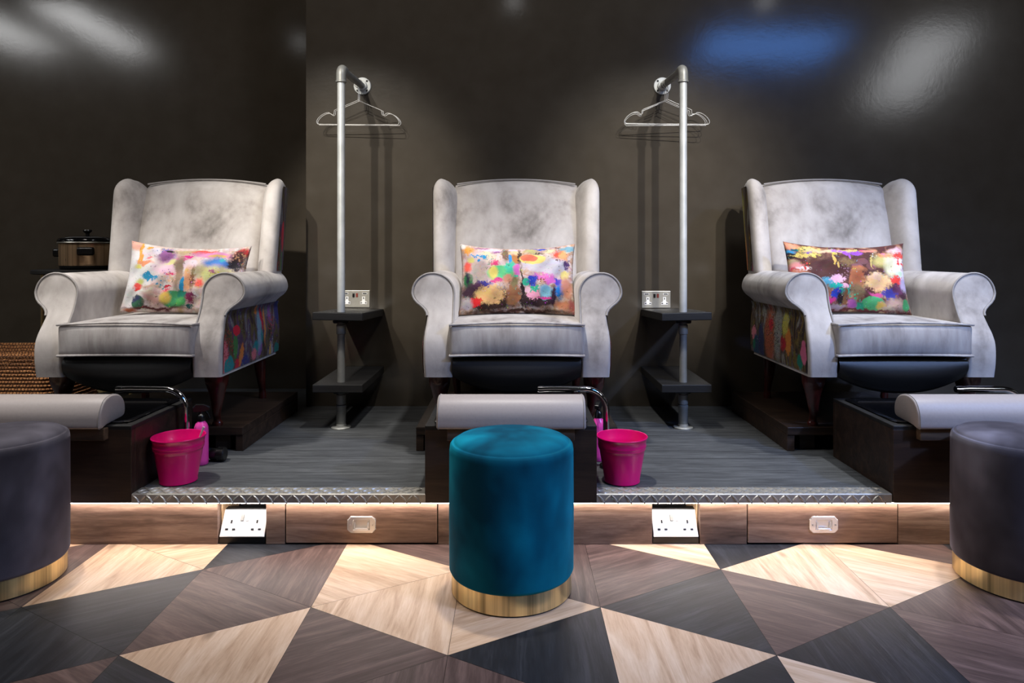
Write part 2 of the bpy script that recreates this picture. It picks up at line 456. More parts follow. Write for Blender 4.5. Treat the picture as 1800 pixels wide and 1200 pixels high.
# tread plate nosings
def tread(x0, x1, label):
    t = thing('tread_plate', label, 'edge trim', ((x0+x1)/2, LIP, LEDZ), 'chequer plate nosings on the platform edge')
    w = x1-x0; b = MB(); h = TOP+.003-LEDZ
    prof = [(0, 0), (0, h-.003), (.003, h), (.062, h), (.062, h-.003), (.004, h-.003), (.003, 0)]
    b.prism(prof, 'X', -w/2, w/2)
    def loz(cx, cv, ang, top):
        ring = []
        ln, wd, ht = .0135, .0036, .0030
        def q(u, v, k):
            a = cx+u*math.cos(ang)-v*math.sin(ang); c = cv+u*math.sin(ang)+v*math.cos(ang)
            return (a, c, h+k) if top else (a, -k, c)
        o = [(-ln, 0), (-ln*.6, -wd*.8), (0, -wd), (ln*.6, -wd*.8), (ln, 0), (ln*.6, wd*.8), (0, wd), (-ln*.6, wd*.8)]
        b.loft([[q(u, v, 0) for u, v in o], [q(u*.8, v*.4, ht) for u, v in o]], (False, True))
    i = 0; x = -w/2+.014
    while x < w/2-.012:
        loz(x, .016, PI/4 if i % 2 else -PI/4, False)
        if i % 2 == 0: loz(x+.006, .006, -PI/4, False)
        for j, yy in enumerate((.012, .031, .050)): loz(x+.003*j, yy, (PI/4 if (i+j) % 2 else -PI/4), True)
        x += .0215; i += 1
    b.build('plate', M['tread'], t, smooth=True)
    k = 4
    for i in range(k):
        xx = -w/2+w*(i+.18)/(k-.64)
        MB().lathe([(.0045, .001), (.0042, -.0012), (.002, -.0018), (.0001, -.0018)], (xx, 0, .014), 14, 'Y').build('screw', M['screw'], t, smooth=True)
tread(-1.229, -.284, 'silver chequer plate nosing on the platform edge beneath the left pink bucket')
tread(.267, 1.216, 'silver chequer plate nosing on the platform edge beneath the right pink bucket')

# ------------------------------------------------------------------ drawers in the plinth
def octo(w, h, c): return [(-w+c, -h), (w-c, -h), (w-c*.0, -h+c), (w, h-c), (w-c, h), (-w+c, h), (-w, h-c), (-w, -h+c)]
def drawer(a, b, hx, label):
    x0, x1 = px(a)+.0015, px(b)-.0015; cx = (x0+x1)/2
    t = thing('drawer', label, 'drawer', (cx, FRONT, 0), 'plinth drawers')
    w = (x1-x0)/2
    MB().box(-w, w, -.001, .028, .005, LEDZ-.005).build('drawer_front', M['drawer_timber'], t, bevel=.002)
    MB().box(-w+.02, w-.02, .028, .15, .012, .11).build('drawer_box', M['raw_pine'], t)
    hx = X(hx, FRONT)-cx; hz = Z(921, FRONT)
    b = MB(); W_, H_ = .046, .027
    out = octo(W_, H_, .011); inn = [(-.026, -.016), (.026, -.016), (.026, 0), (.026, .016), (.026, .016), (-.026, .016), (-.026, 0), (-.026, -.016)]
    def ring(pts, y): return [(hx+p[0], y, hz+p[1]) for p in pts]
    inn = [(-.026, -.0155), (.024, -.0155), (.026, -.013), (.026, .013), (.024, .0155), (-.024, .0155), (-.026, .013), (-.026, -.013)]
    b.loft([ring(out, -.001), ring(out, -.005), ring([(p[0]*.96, p[1]*.94) for p in out], -.0065), ring([(p[0]*1.06, p[1]*1.1) for p in inn], -.0065),
            ring(inn, -.005), ring(inn, -.0012)], (True, True))
    hd = b.build('handle', M['handle'], t, label='nickel flush pull')
    bl = MB(); bl.tube([(hx-.021, -.006, hz+.009), (hx-.021, -.009, hz-.009), (hx-.018, -.0095, hz-.0115), (hx+.018, -.0095, hz-.0115), (hx+.021, -.009, hz-.009), (hx+.021, -.006, hz+.009)], .0028, 8)
    bl.build('bail', M['handle'], hd, smooth=True)
    for sx in (-1, 1):
        MB().lathe([(.0026, -.006), (.0026, -.0075), (.0001, -.0078)], (hx+sx*.037, 0, hz), 10, 'Y').build('screw', M['galv_dark'], hd, smooth=True)
drawer(*DR[0], 636, 'brown timber plinth drawer with silver pull, left of the teal stool')
drawer(*DR[1], 1447, 'brown timber plinth drawer with silver pull, right of the teal stool')

# ------------------------------------------------------------------ double sockets
def socket_parts(t, face, usb=True, tilt=None, whole_white=False):
    """double UK socket in its own plane: x across, z up, front towards -y; tilt leans the top back"""
    def B(b, name, m, par=t, **kw):
        if tilt: b.rot('X', tilt)
        return b.build(name, m, par, **kw)
    W_, H_ = .073, .043
    plate = B(MB().box(-W_, W_, -.006, 0, -H_, H_), 'face_plate', face, bevel=.002)
    for sx in (-1, 1):
        cx = sx*.042
        b = MB()
        if not whole_white:
            b.box(cx-.007, cx+.007, -.0075, -.005, -.012, .012); b.box(cx-.017, cx+.017, -.0074, -.005, -.026, -.014); b.box(cx-.009, cx+.009, -.0073, -.005, -.018, -.008)
            B(b, 'outlet_insert', M['white_plastic'])
        for hx, hz, w, h in ((0, .004, .0025, .005), (-.0115, -.020, .0042, .0025), (.0115, -.020, .0042, .0025)):
            B(MB().box(cx+hx-w, cx+hx+w, -.0082, -.004, hz-h, hz+h), 'pin_hole', M['hole'])
        if usb:
            B(MB().box(cx+sx*.006-.010, cx+sx*.006+.010, -.0068, -.004, .024, .030), 'usb_port', M['hole'])
            B(MB().box(cx+sx*.006-.012, cx+sx*.006+.012, -.0064, -.004, .0225, .0315), 'usb_bezel', M['white_plastic'])
    for k, sx in enumerate((-1, 1)):
        b = MB().prism([(-.005, -.010), (.005, -.010), (.005, .010), (-.005, .010)], 'Y', -.0095 if k else -.0105, -.004)
        b.move((sx*.0085, 0, .019 if not whole_white else .016))
        B(b, 'rocker_switch', (M['black_plastic'] if k == 0 else M['orange']) if not whole_white else (M['white_plastic'] if k else M['galv_dark']), bevel=.0008)
t = thing('wall_socket', 'brushed steel double wall socket partly behind the left pole', 'socket', (X(625, WALL), WALL, Z(525, WALL)), 'steel wall sockets')
socket_parts(t, M['steel_plate'])
dup(t, (X(1153, WALL), WALL, Z(526, WALL)), 'brushed steel double wall socket fully visible, beside the right pole')

def plinth_socket(a, b, label, flip):
    x0, x1 = px(a), px(b); cx = (x0+x1)/2; w = (x1-x0)/2
    t = thing('plinth_socket', label, 'socket', (cx, FRONT, 0), 'white sockets in the plinth')
    ang = -math.radians(33)
    # wedge box under the plate
    bx = MB(); bw = .0745
    bx.prism([(.004, .002), (.004, .020), (.056, .098), (.075, .098), (.075, .002)], 'X', -bw, bw)
    bx.build('back_box', M['black_plastic'], t, bevel=.001)
    niche = MB(); niche.box(-w, -w+.004, .028, .165, .001, LEDZ-.004)
    niche.build('niche_side', M['raw_pine'], t)
    MB().box(w-.004, w, .028, .165, .001, LEDZ-.004).build('niche_side', M['raw_pine'] if flip else M['black_inside'], t)
    f = thing_part('socket_plate', t, (0, .0265, .0585))
    socket_parts(f, M['white_plastic'], usb=False, tilt=ang, whole_white=True)
def thing_part(name, parent, loc):
    o = bpy.data.objects.new(name, None); C.objects.link(o); o.parent = parent; o.location = loc; o.empty_display_size = .02; return o
plinth_socket(*SO[0], 'white double socket tilted in a plinth opening, left of the teal stool', False)
plinth_socket(*SO[1], 'white double socket tilted in a plinth opening, right of the teal stool', True)

# ------------------------------------------------------------------ chair plinths
PZ = .265
def chair_plinth(cx, label):
    t = thing('chair_plinth', label, 'plinth', (cx, 2.74, TOP), 'dark timber chair plinths')
    h = PZ-TOP; w = .395; dd = .70
    MB().box(-w, w, 0, dd, h-.032, h).build('top_board', M['dark_timber'], t, bevel=.003)
    for sx in (-1, 1):
        MB().box(sx*w-(.03 if sx > 0 else 0), sx*w+(.03 if sx < 0 else 0), .004, dd, 0, h-.032).build('side_board', M['dark_timber'], t, bevel=.002)
        MB().box(sx*(w-.09)-.03, sx*(w-.09)+.03, .03, .09, 0, h-.032).build('block', M['dark_timber'], t, bevel=.002)
    MB().box(-w+.03, w-.03, .14, .17, 0, h-.032).build('back_rail', M['dark_timber'], t)
    return t
CX = (-1.456, .012, 1.467)
chair_plinth(CX[0], 'dark stained timber plinth under the armchair by the slow cooker')
chair_plinth(CX[1], 'dark stained timber plinth under the middle armchair')
chair_plinth(CX[2], 'dark stained timber plinth under the armchair furthest from the slow cooker')

# ------------------------------------------------------------------ wingback armchairs
ZB, ZT = .213, .603
RC = (.330, .525)
def xin(z):
    if z > RC[1]: return RC[0]-.086*math.sqrt(max(0, 1-((z-RC[1])/.078)**2))
    return smooth_tab([(.20, .243), (.30, .243), (.42, .244), (.48, .2445), (.525, .244)], z)
def xout(z):
    if z > RC[1]: return RC[0]+.078*math.sqrt(max(0, 1-((z-RC[1])/.078)**2))
    return smooth_tab([(.20, .350), (.26, .353), (.33, .354), (.38, .351), (.42, .346), (.45, .347), (.47, .362), (.49, .388), (.505, .401), (.525, .408)], z)
def yfront(z): return smooth_tab([(.20, .0), (.28, -.006), (.35, .0), (.41, .03), (.46, .062), (.52, .085), (.61, .09)], z)
def rr_ring(x0, x1, y0, y1, r, z, n=5):
    r = min(r, (x1-x0)*.48, (y1-y0)*.48); out = []
    for cx, cy, a0 in ((x1-r, y0+r, -PI/2), (x1-r, y1-r, 0), (x0+r, y1-r, PI/2), (x0+r, y0+r, PI)):
        for k in range(n+1):
            a = a0+PI/2*k/n; out.append((cx+r*math.cos(a), cy+r*math.sin(a), z))
    # extra points along the front so the panel can crown
    return out
YB = .62
def arm_levels():
    zs = [ZB+(RC[1]-ZB)*i/26 for i in range(27)]
    zs += [RC[1]+.078*math.sin(PI/2*i/12) for i in range(1, 12)]+[ZT-.0004]
    return zs
def make_arm(sx):
    b = MB()
    b.loft([rr_ring(xin(z), max(xin(z)+.004, xout(z)), yfront(z), YB, .012, z) for z in arm_levels()])
    if sx < 0: b.mirror()
    return b
def arm_outline(off=0.):
    pts = []
    zs = arm_levels()
    for z in zs: pts.append((xin(z), yfront(z), z))
    for z in zs[::-1]: pts.append((xout(z), yfront(z), z))
    return pts

def pattern_blobs(seed):
    r = random.Random(seed)
    cols = [rgb(190, 12, 50), rgb(0, 128, 132), rgb(205, 120, 50), rgb(132, 78, 150), rgb(40, 42, 110), rgb(214, 112, 120), rgb(150, 150, 150), rgb(60, 120, 60), rgb(190, 150, 70)]
    out = []
    for i in range(15):
        out.append((r.random(), r.random(), .02+.05*r.random(), .08+.26*r.random(), cols[i % len(cols)], .4*r.random(), r.choice((1, 2, 2))))
    out += [(.22, .66, .055, .09, rgb(214, 8, 52), .05, 0), (.10, .12, .07, .17, rgb(0, 134, 140), .1, 1), (.94, .12, .05, .12, rgb(0, 128, 128), .1, 1),
            (.60, .55, .04, .34, rgb(120, 150, 170), .3, 1), (.70, .62, .018, .36, rgb(205, 132, 72), .2, 1), (.83, .62, .08, .2, rgb(190, 70, 80), .3, 2, 30.), (.30, .30, .03, .14, rgb(210, 118, 48), .2, 2),
            (.08, .45, .09, .3, rgb(160, 14, 30), .5, 2, 26.)]
    return out
stops = [(.28, rgb(44, 20, 52)), (.38, rgb(58, 34, 26)), (.46, rgb(96, 84, 42)), (.54, rgb(70, 36, 84)), (.62, rgb(120, 118, 118)), (.72, rgb(86, 44, 36))]
M['pattern_a'] = mat_paint('splash_fabric', stops, pattern_blobs(4), (9, 1.2, 1), 1.6, dim=.8, aspect=2.2)
stops2 = [(.28, rgb(30, 18, 20)), (.40, rgb(44, 24, 22)), (.48, rgb(120, 100, 40)), (.55, rgb(56, 26, 34)), (.64, rgb(150, 148, 140)), (.74, rgb(50, 28, 24))]
b2 = [(.30, .45, .05, .22, rgb(214, 130, 48), .15, 2), (.38, .40, .05, .14, rgb(180, 12, 40), .2, 1), (.48, .55, .07, .5, rgb(150, 148, 142), .25, 1), (.62, .45, .09, .55, rgb(176, 92, 60), .3, 1),
      (.60, .66, .04, .12, rgb(200, 30, 50), .2, 2), (.06, .36, .04, .2, rgb(220, 110, 150), .1, 1), (.12, .2, .04, .12, rgb(0, 120, 100), .2, 1), (.92, .40, .05, .14, rgb(236, 140, 160), .1, 2),
      (.88, .18, .07, .22, rgb(20, 70, 110), .2, 1), (.93, .22, .03, .1, rgb(0, 130, 100), .1, 1), (.78, .3, .06, .34, rgb(40, 46, 96), .3, 1), (.36, .72, .05, .2, rgb(200, 190, 80), .3, 1), (.5, .8, .2, .1, rgb(150, 150, 146), .4, 2, 24.),
      (.55, .5, .2, .4, rgb(30, 18, 24), .6, 2, 34.)]
M['pattern_b'] = mat_paint('splash_fabric_dark', stops2, b2, (9, 1.2, 1), 1.6, dim=.8, aspect=2.2)

def wing_plan(z):
    """plan outline of the +x wing at height z (before top rounding)"""
    t = (z-.56)/(1.03-.56)
    sh = .075*t; k = -.010*(1-t)
    pts = [(.270+k, .640), (.292+k, .560), (.318+k, .505), (.352+k, .488), (.380+k, .505), (.386+k, .560), (.376+k, .62), (.366+k, .66), (.31+k, .685)]
    return [(p[0], p[1]+sh, 0) for p in pts]
def make_wing(sx):
    rings = []
    zs = [.555+.40*i/8 for i in range(9)]+[.955+.075*math.sin(PI/2*i/9) for i in range(1, 10)]
    for i, z in enumerate(zs):
        P = spline(wing_plan(z), 5)
        c = Vector((.338, .590+.075*(z-.56)/.47, 0))
        s = 1.
        if z > .955: s = max(.16, math.sqrt(max(0, 1-((z-.955)/.0765)**2)))
        ring = []
        for p in P:
            q = c+(p-c)*(s**.8)
            # the top falls away towards the back seam
            k = max(0, min(1, (z-.90)/.10)); ring.append((q.x, q.y, z-k*(.014*max(0, (q.y-c.y)/.08)+.022*max(0, min(1.3, (.352-q.x)/.07)))))
        rings.append(ring)
    b = MB().loft(rings)
    if sx < 0: b.mirror()
    return b
def make_wing_panel(sx):
    b = MB(); rows = []
    for i in range(13):
        z = .60+(.99-.60)*i/12
        P = spline(wing_plan(z), 5); sh = .075*(z-.56)/.47
        seg = [p for p in P if p.x > .345 and p.y-sh > .527-.0]
        seg.sort(key=lambda p: p.y)
        y0 = .535+sh; y1 = .675+sh
        row = []
        for k in range(7):
            y = y0+(y1-y0)*k/6
            cand = min(seg, key=lambda p: abs(p.y-y)); nx = None
            # linear search on the outer polyline
            s2 = sorted([p for p in P if p.x > .34], key=lambda p: p.y)
            xx = cand.x
            for p, q in zip(s2, s2[1:]):
                if p.y <= y <= q.y and q.y > p.y: xx = p.x+(q.x-p.x)*(y-p.y)/(q.y-p.y)
            row.append((xx+.0035, y, z))
        rows.append(row)
    b.loft(rows, (False, False), closed=False)
    b.uvmap(lambda c: ((c.y-.5)/.55, (c.z-.2)/.85))
    if sx < 0: b.mirror()
    return b
def make_side_panel(sx):
    b = MB(); rows = []
    for i in range(15):
        z = ZB+.012+(.458-ZB-.012)*i/14
        y0 = yfront(z)+.016
        rows.append([(xout(z)+.0035, y0+(YB+.02-y0)*k/10, z) for k in range(11)])
    b.loft(rows, (False, False), closed=False)
    b.uvmap(lambda c: ((c.y)/.64, (c.z-.21)/.25))
    if sx < 0: b.mirror()
    return b
def back_ring(z, ext=.0):
    t = (z-.28)/(1.032-.28)
    yf = .455+.225*t+ .0
    hw = .262+.022*t
    ring = []
    n = 17
    for k in range(n):                      # front, left to right, gently crowned
        u = -1+2*k/(n-1); ring.append(Vector((u*hw, yf-.028*(1-u*u)*(1 if t > .1 else .5)+.0, 0)))
    ring.append(Vector((hw+.01, yf+.03, 0))); ring.append(Vector((hw+.005, yf+.09, 0)))
    for k in range(7):
        u = 1-2*k/6; ring.append(Vector((u*hw*.96, yf+.105, 0)))
    ring.append(Vector((-hw-.005, yf+.09, 0))); ring.append(Vector((-hw-.01, yf+.03, 0)))
    return ring, yf
def make_back():
    rings = []
    zs = [.24+.74*i/14 for i in range(15)]+[.98+.05*math.sin(PI/2*i/7) for i in range(1, 8)]
    for z in zs:
        R, yf = back_ring(z); s = 1.
        if z > .98: s = math.sqrt(max(.0, 1-((z-.98)/.0502)**2))
        ring = []
        for p in R:
            yc = yf+.045
            y = yc+(p.y-yc)*max(s, .05)
            ring.append((p.x*(1-.015*(1-s)), y, z-.022*(p.x/.28)**2*max(0, min(1, (z-.80)/.2))))
        rings.append(ring)
    return MB().loft(rings)

def make_leg(front, sx):
    if front:
        path = [(.300, .085, .216), (.300, .086, .175), (.300, .088, .140), (.297, .094, .095), (.290, .105, .055), (.284, .128, .025), (.283, .132, .010), (.283, .132, .0)]
        rad = [.042, .040, .031, .022, .016, .014, .021, .019]
    else:
        path = [(.285, .585, .23), (.283, .595, .17), (.280, .615, .10), (.276, .645, .04), (.275, .650, .012), (.275, .650, .0)]
        rad = [.030, .026, .020, .015, .018, .016]
    path = [Vector(p) for p in path]
    P = spline([tuple(p) for p in path], 4, False); rings = []
    n = 20
    for i, p in enumerate(P):
        t = i/4; k = int(min(t, len(rad)-2)); r = rad[k]+(rad[k+1]-rad[k])*(t-k)
        sq = max(0, 1-i/9.)                         # squared knee, round ankle
        ring = []
        for a in range(n):
            an = 2*PI*(a+.5)/n; c, s_ = math.cos(an), math.sin(an)
            m = (abs(c)**6+abs(s_)**6)**(-1/6)
            q = 1+(m-1)*sq
            ring.append((p.x+r*q*c, p.y+r*q*s_*.85, p.z))
        rings.append(ring)
    b = MB().loft(rings)
    if sx < 0: b.mirror()
    return b

def make_chair(cx, label, pattern):
    t = thing('wingback_armchair', label, 'armchair', (cx, 2.64, PZ), 'grey wingback armchairs')
    v = M['velvet']
    back = make_back().build('backrest', v, t, smooth='all')
    pts = []
    for k in range(25):
        u = -1+2*k/24
        pts.append((u*.280, .668+.018*(0), 1.026-.022*u*u*(.28/.28)**2))
    MB().tube([(x, .682, z+.003) for x, _, z in pts], .0045, 8).build('piping', M['welt'], back, smooth=True)
    for sx in (-1, 1):
        w = make_wing(sx).build('wing', v, t, smooth='all')
        make_wing_panel(sx).build('outer_panel', pattern, w, smooth='all', label='paint-splash fabric outer face', fix=False)
        a = make_arm(sx).build('arm', v, t, smooth=True, angle=50)
        o = arm_outline()
        zt = ZB+.0
        loop = [(x*sx, y+.0015, z) for x, y, z in o]
        MB().tube(loop[8:-19], .0042, 8).build('piping', M['welt'], a, smooth=True)
        make_side_panel(sx).build('side_panel', pattern, t, smooth='all', label='paint-splash fabric outer side', fix=False)
        make_leg(True, sx).build('leg', M['mahogany'], t, smooth=True, label='mahogany front leg')
        make_leg(False, sx).build('leg', M['mahogany'], t, smooth=True, label='mahogany rear leg')
    # seat deck and black leather front
    MB().box(-.243, .243, .03, .60, .222, .290).build('seat_deck', M['black_inside'], t)
    rows = []
    for i in range(13):
        u = i/12; ring = []
        for k in range(21):
            x = -1+2*k/20
            zb = .150+.062*abs(x)**2.2; z = .296+(zb-.296)*u
            bulge = .018+.032*math.sin(PI*min(1, u*1.05))**.8 if u < .95 else .018
            ring.append((x*.2425, .03-bulge*(1-.15*x*x), z))
        rows.append(ring)
    rows.append([(p[0], .09, p[2]+.006) for p in rows[-1]])
    rows.append([(p[0], .10, .24) for p in rows[-1]])
    MB().loft(rows, (False, False), closed=False).build('footrest_panel', M['black_leather'], t, smooth='all', label='black leather footrest panel')
    cs = MB().soft((0, .248, .354), (.2535, .272, .060), .016, (0, .012, .012), 12)
    c = cs.build('seat_cushion', M['cushion_velvet'], t, smooth='all')
    for z, hw in ((.4125, .2515), (.2965, .2515)):
        L = []
        for k in range(21):
            u = -1+2*k/20; L.append((u*hw, -.0245-.010*(1-u*u)*.1, z+(.008*(1-u*u) if z > .4 else .004*(1-u*u))))
        L = [(-hw-.001, .45, z)]+[(-hw-.001, .0, z)]+L+[(hw+.001, .0, z), (hw+.001, .45, z)]
        MB().tube(L, .0045, 8).build('piping', M['cushion_velvet'], c, smooth=True)
    return t
ch = make_chair(CX[0], 'grey velvet wingback armchair beside the slow cooker, white-toned cushion on it', M['pattern_a'])
make_chair(CX[1], 'grey velvet wingback armchair between the two pipe stands, behind the teal stool', M['pattern_a'])
make_chair(CX[2], 'grey velvet wingback armchair holding the mostly brown cushion', M['pattern_b'])

# ------------------------------------------------------------------ paint-splash cushions
def blobs_from(lst, quad):
    """pixel positions on the photographed cushion -> u, v"""
    (lx0, lx1, rx0, rx1, y0, y1) = quad; out = []
    for e in lst:
        cx, cy, rx, ry = e[:4]; t = (cy-y0)/(y1-y0)
        l = lx0+(lx1-lx0)*t; r = rx0+(rx1-rx0)*t
        out.append(((cx-l)/(r-l), 1-t, rx/(r-l), ry/(y1-y0))+tuple(e[4:]))
    return out
g = rgb
P1 = [ # x, y, rx, ry, colour, softness, warp
 (300,600,260,520,g(228,226,226),.5,1), (270,170,110,90,g(238,178,158),.3,0), (700,330,150,130,g(150,92,150),.4,1), (980,260,170,70,g(186,160,120),.4,1),
 (1180,250,160,50,g(232,84,70),.3,1), (1300,300,330,60,g(218,140,186),.4,1), (1330,310,130,22,g(214,176,112),.2,0), (960,350,90,18,g(222,40,140),.2,1), (930,400,110,30,g(232,100,170),.3,1),
 (1330,425,200,75,g(70,128,206),.4,1), (1300,470,140,40,g(120,130,204),.5,1), (1410,365,50,25,g(60,170,180),.3,2), (1640,230,100,80,g(226,60,64),.25,0), (1600,330,110,170,g(70,42,40),.5,2),(1630,340,120,200,g(176,130,100),.3,2,26.), (1560,430,100,80,g(40,34,44),.4,2), (1500,290,90,90,g(212,160,150),.5,2,30.),
 (430,300,130,30,g(236,214,220),.5,1), (400,440,120,40,g(236,150,110),.4,1), (470,365,40,20,g(240,130,130),.4,1), (560,250,60,60,g(226,216,230),.3,1),
 (640,240,100,60,g(50,92,176),.4,2,34.), (740,262,55,22,g(40,20,32),.2,0),
 (330,300,26,170,g(240,168,74),.1,1), (360,370,18,60,g(240,168,74),.1,0), (470,215,60,22,g(240,168,74),.1,1), (310,490,60,22,g(236,224,120),.4,1),
 (690,520,160,110,g(236,196,214),.5,1), (780,440,100,30,g(226,218,150),.5,1), (860,560,60,260,g(150,126,106),.4,1), (1000,460,90,80,g(240,216,226),.15,0), (970,650,60,170,g(226,166,122),.3,1), (1030,640,28,170,g(120,70,46),.5,2),
 (1240,570,190,110,g(198,190,128),.5,1), (1420,540,170,50,g(196,188,150),.4,2), (1330,560,90,30,g(206,202,70),.4,2), (1280,545,60,30,g(150,90,120),.4,2),
 (1120,690,70,70,g(234,90,80),.4,1), (740,640,80,100,g(232,180,150),.4,2,24.), (760,600,70,16,g(226,60,110),.3,2), (720,570,80,30,g(140,90,150),.4,2,34.),
 (500,640,120,30,g(40,150,196),.2,2), (440,610,60,24,g(40,150,196),.2,2), (600,720,120,40,g(30,150,190),.3,2,24.), (460,655,16,44,g(40,150,196),.2,0), (640,780,80,40,g(30,140,150),.3,2,30.), (905,740,24,110,g(40,150,200),.1,0),
 (310,760,70,50,g(238,84,76),.3,1), (300,810,50,20,g(232,64,60),.3,1), (350,690,60,40,g(204,200,120),.5,1), (470,770,120,40,g(190,156,146),.5,1), (500,860,160,60,g(196,164,158),.5,1),
 (310,970,92,82,g(54,106,78),.1,0), (280,930,70,40,g(44,52,90),.4,1), (540,930,140,90,g(170,134,124),.5,2), (690,820,60,30,g(226,70,110),.3,2), (720,770,60,16,g(200,40,60),.3,1),
 (790,930,160,110,g(66,150,96),.1,0), (890,860,60,60,g(30,130,104),.2,1), (680,910,80,80,g(214,178,84),.3,0), (990,890,60,70,g(130,40,80),.3,2), (870,970,50,60,g(80,170,90),.4,1), (500,1040,500,26,g(90,40,40),.6,1), (180,1070,110,30,g(170,90,60),.5,1), (170,880,90,90,g(214,212,212),.4,2), (960,1000,60,30,g(20,90,90),.4,2)]
P2 = [
 (500,450,350,330,g(224,200,196),.6,1), (250,220,90,60,g(240,160,70),.4,2), (170,170,50,40,g(240,232,224),.4,0), (560,205,160,40,g(240,206,224),.3,1), (620,240,90,26,g(150,90,150),.4,1), (440,170,130,18,g(170,110,150),.4,1),
 (640,330,80,80,g(226,172,140),.4,2,26.), (500,300,110,70,g(228,214,180),.5,2), (760,300,60,130,g(128,98,80),.3,1), (850,205,60,26,g(246,200,220),.1,0), (860,270,70,70,g(240,200,160),.3,1), (860,380,60,100,g(186,122,70),.3,1), (925,330,26,150,g(70,40,30),.5,2), (810,360,22,70,g(50,150,216),.1,0),
 (1100,230,150,60,g(190,180,116),.5,1), (1180,180,170,12,g(50,80,190),.4,1), (1410,160,60,10,g(60,30,30),.4,1), (1240,230,110,24,g(170,130,140),.4,1), (1320,240,80,50,g(220,214,170),.5,1), (1560,195,120,50,g(130,176,190),.3,1), (1180,280,60,16,g(50,36,36),.3,2), (1440,300,90,70,g(238,92,70),.4,2), (1500,320,70,90,g(246,168,116),.3,2),
 (1120,470,180,80,g(206,196,206),.3,1), (1400,470,190,120,g(206,198,210),.3,1), (1090,370,170,72,g(242,214,120),.08,0), (1045,355,110,52,g(240,124,92),.06,0), (1540,430,50,60,g(80,50,100),.4,2), (1520,560,70,60,g(234,214,130),.4,2), (1440,380,60,40,g(110,70,80),.4,2,30.),
 (340,305,70,18,g(40,150,210),.2,2), (450,330,60,24,g(40,150,200),.2,2), (400,375,20,20,g(40,150,210),.1,0), (530,390,90,40,g(50,150,140),.3,2,30.), (280,380,60,40,g(220,210,120),.5,1), (240,460,60,60,g(240,96,80),.4,1), (400,470,130,80,g(198,176,168),.4,1), (250,640,80,100,g(50,130,74),.2,1), (240,600,30,90,g(40,50,60),.4,1), (410,560,140,100,g(178,158,150),.5,1), (560,480,60,100,g(60,140,100),.4,2,34.),
 (680,560,170,105,g(104,206,138),.08,0), (590,550,66,90,g(236,214,112),.3,0), (810,480,80,70,g(66,196,160),.2,2), (620,430,60,40,g(226,66,120),.3,2), (890,520,50,70,g(216,110,190),.3,1), (640,665,90,30,g(220,70,140),.3,1), (780,640,60,50,g(214,150,120),.4,1),
 (480,690,110,36,g(70,70,160),.3,2), (360,720,120,60,g(90,50,84),.5,2), (560,900,420,160,g(52,30,22),.4,2), (270,780,120,110,g(60,32,50),.5,1), (540,830,190,110,g(240,190,124),.2,2), (600,780,200,130,g(240,190,130),.3,2,34.), (640,760,120,60,g(236,190,140),.3,2,24.), (360,910,90,56,g(226,36,40),.2,2), (250,930,90,70,g(200,186,186),.5,1),
 (860,800,90,180,g(150,98,66),.3,1), (860,660,50,90,g(120,110,76),.4,1), (870,900,110,50,g(178,120,80),.3,1), (955,760,20,280,g(40,24,24),.3,1), (1180,900,230,110,g(44,22,26),.4,1), (1350,830,40,140,g(50,24,46),.3,1), (1000,900,60,90,g(50,30,30),.4,2),
 (1005,670,50,42,g(60,190,150),.06,0), (1110,750,60,40,g(40,176,140),.2,2), (880,600,60,26,g(60,180,150),.3,2,20.), (925,750,30,70,g(60,190,170),.3,2,20.), (1230,610,160,50,g(226,110,190),.4,2), (1180,660,110,60,g(150,80,70),.4,2,30.), (1090,650,60,70,g(40,70,190),.3,2), (1250,780,80,90,g(126,186,206),.3,1), (1420,660,70,50,g(70,60,190),.3,2), (1440,780,60,90,g(20,120,200),.3,2), (1320,660,70,40,g(226,110,200),.3,2),
 (1100,830,80,60,g(236,160,180),.1,2), (1025,760,50,50,g(238,190,200),.1,1), (1240,850,100,12,g(200,50,130),.2,1), (1540,730,100,140,g(206,140,116),.4,1), (1480,940,110,70,g(196,130,96),.4,1), (1590,950,60,90,g(176,96,90),.5,2), (1550,900,50,26,g(60,20,20),.2,2,18.), (900,1030,700,26,g(70,40,30),.5,1)]
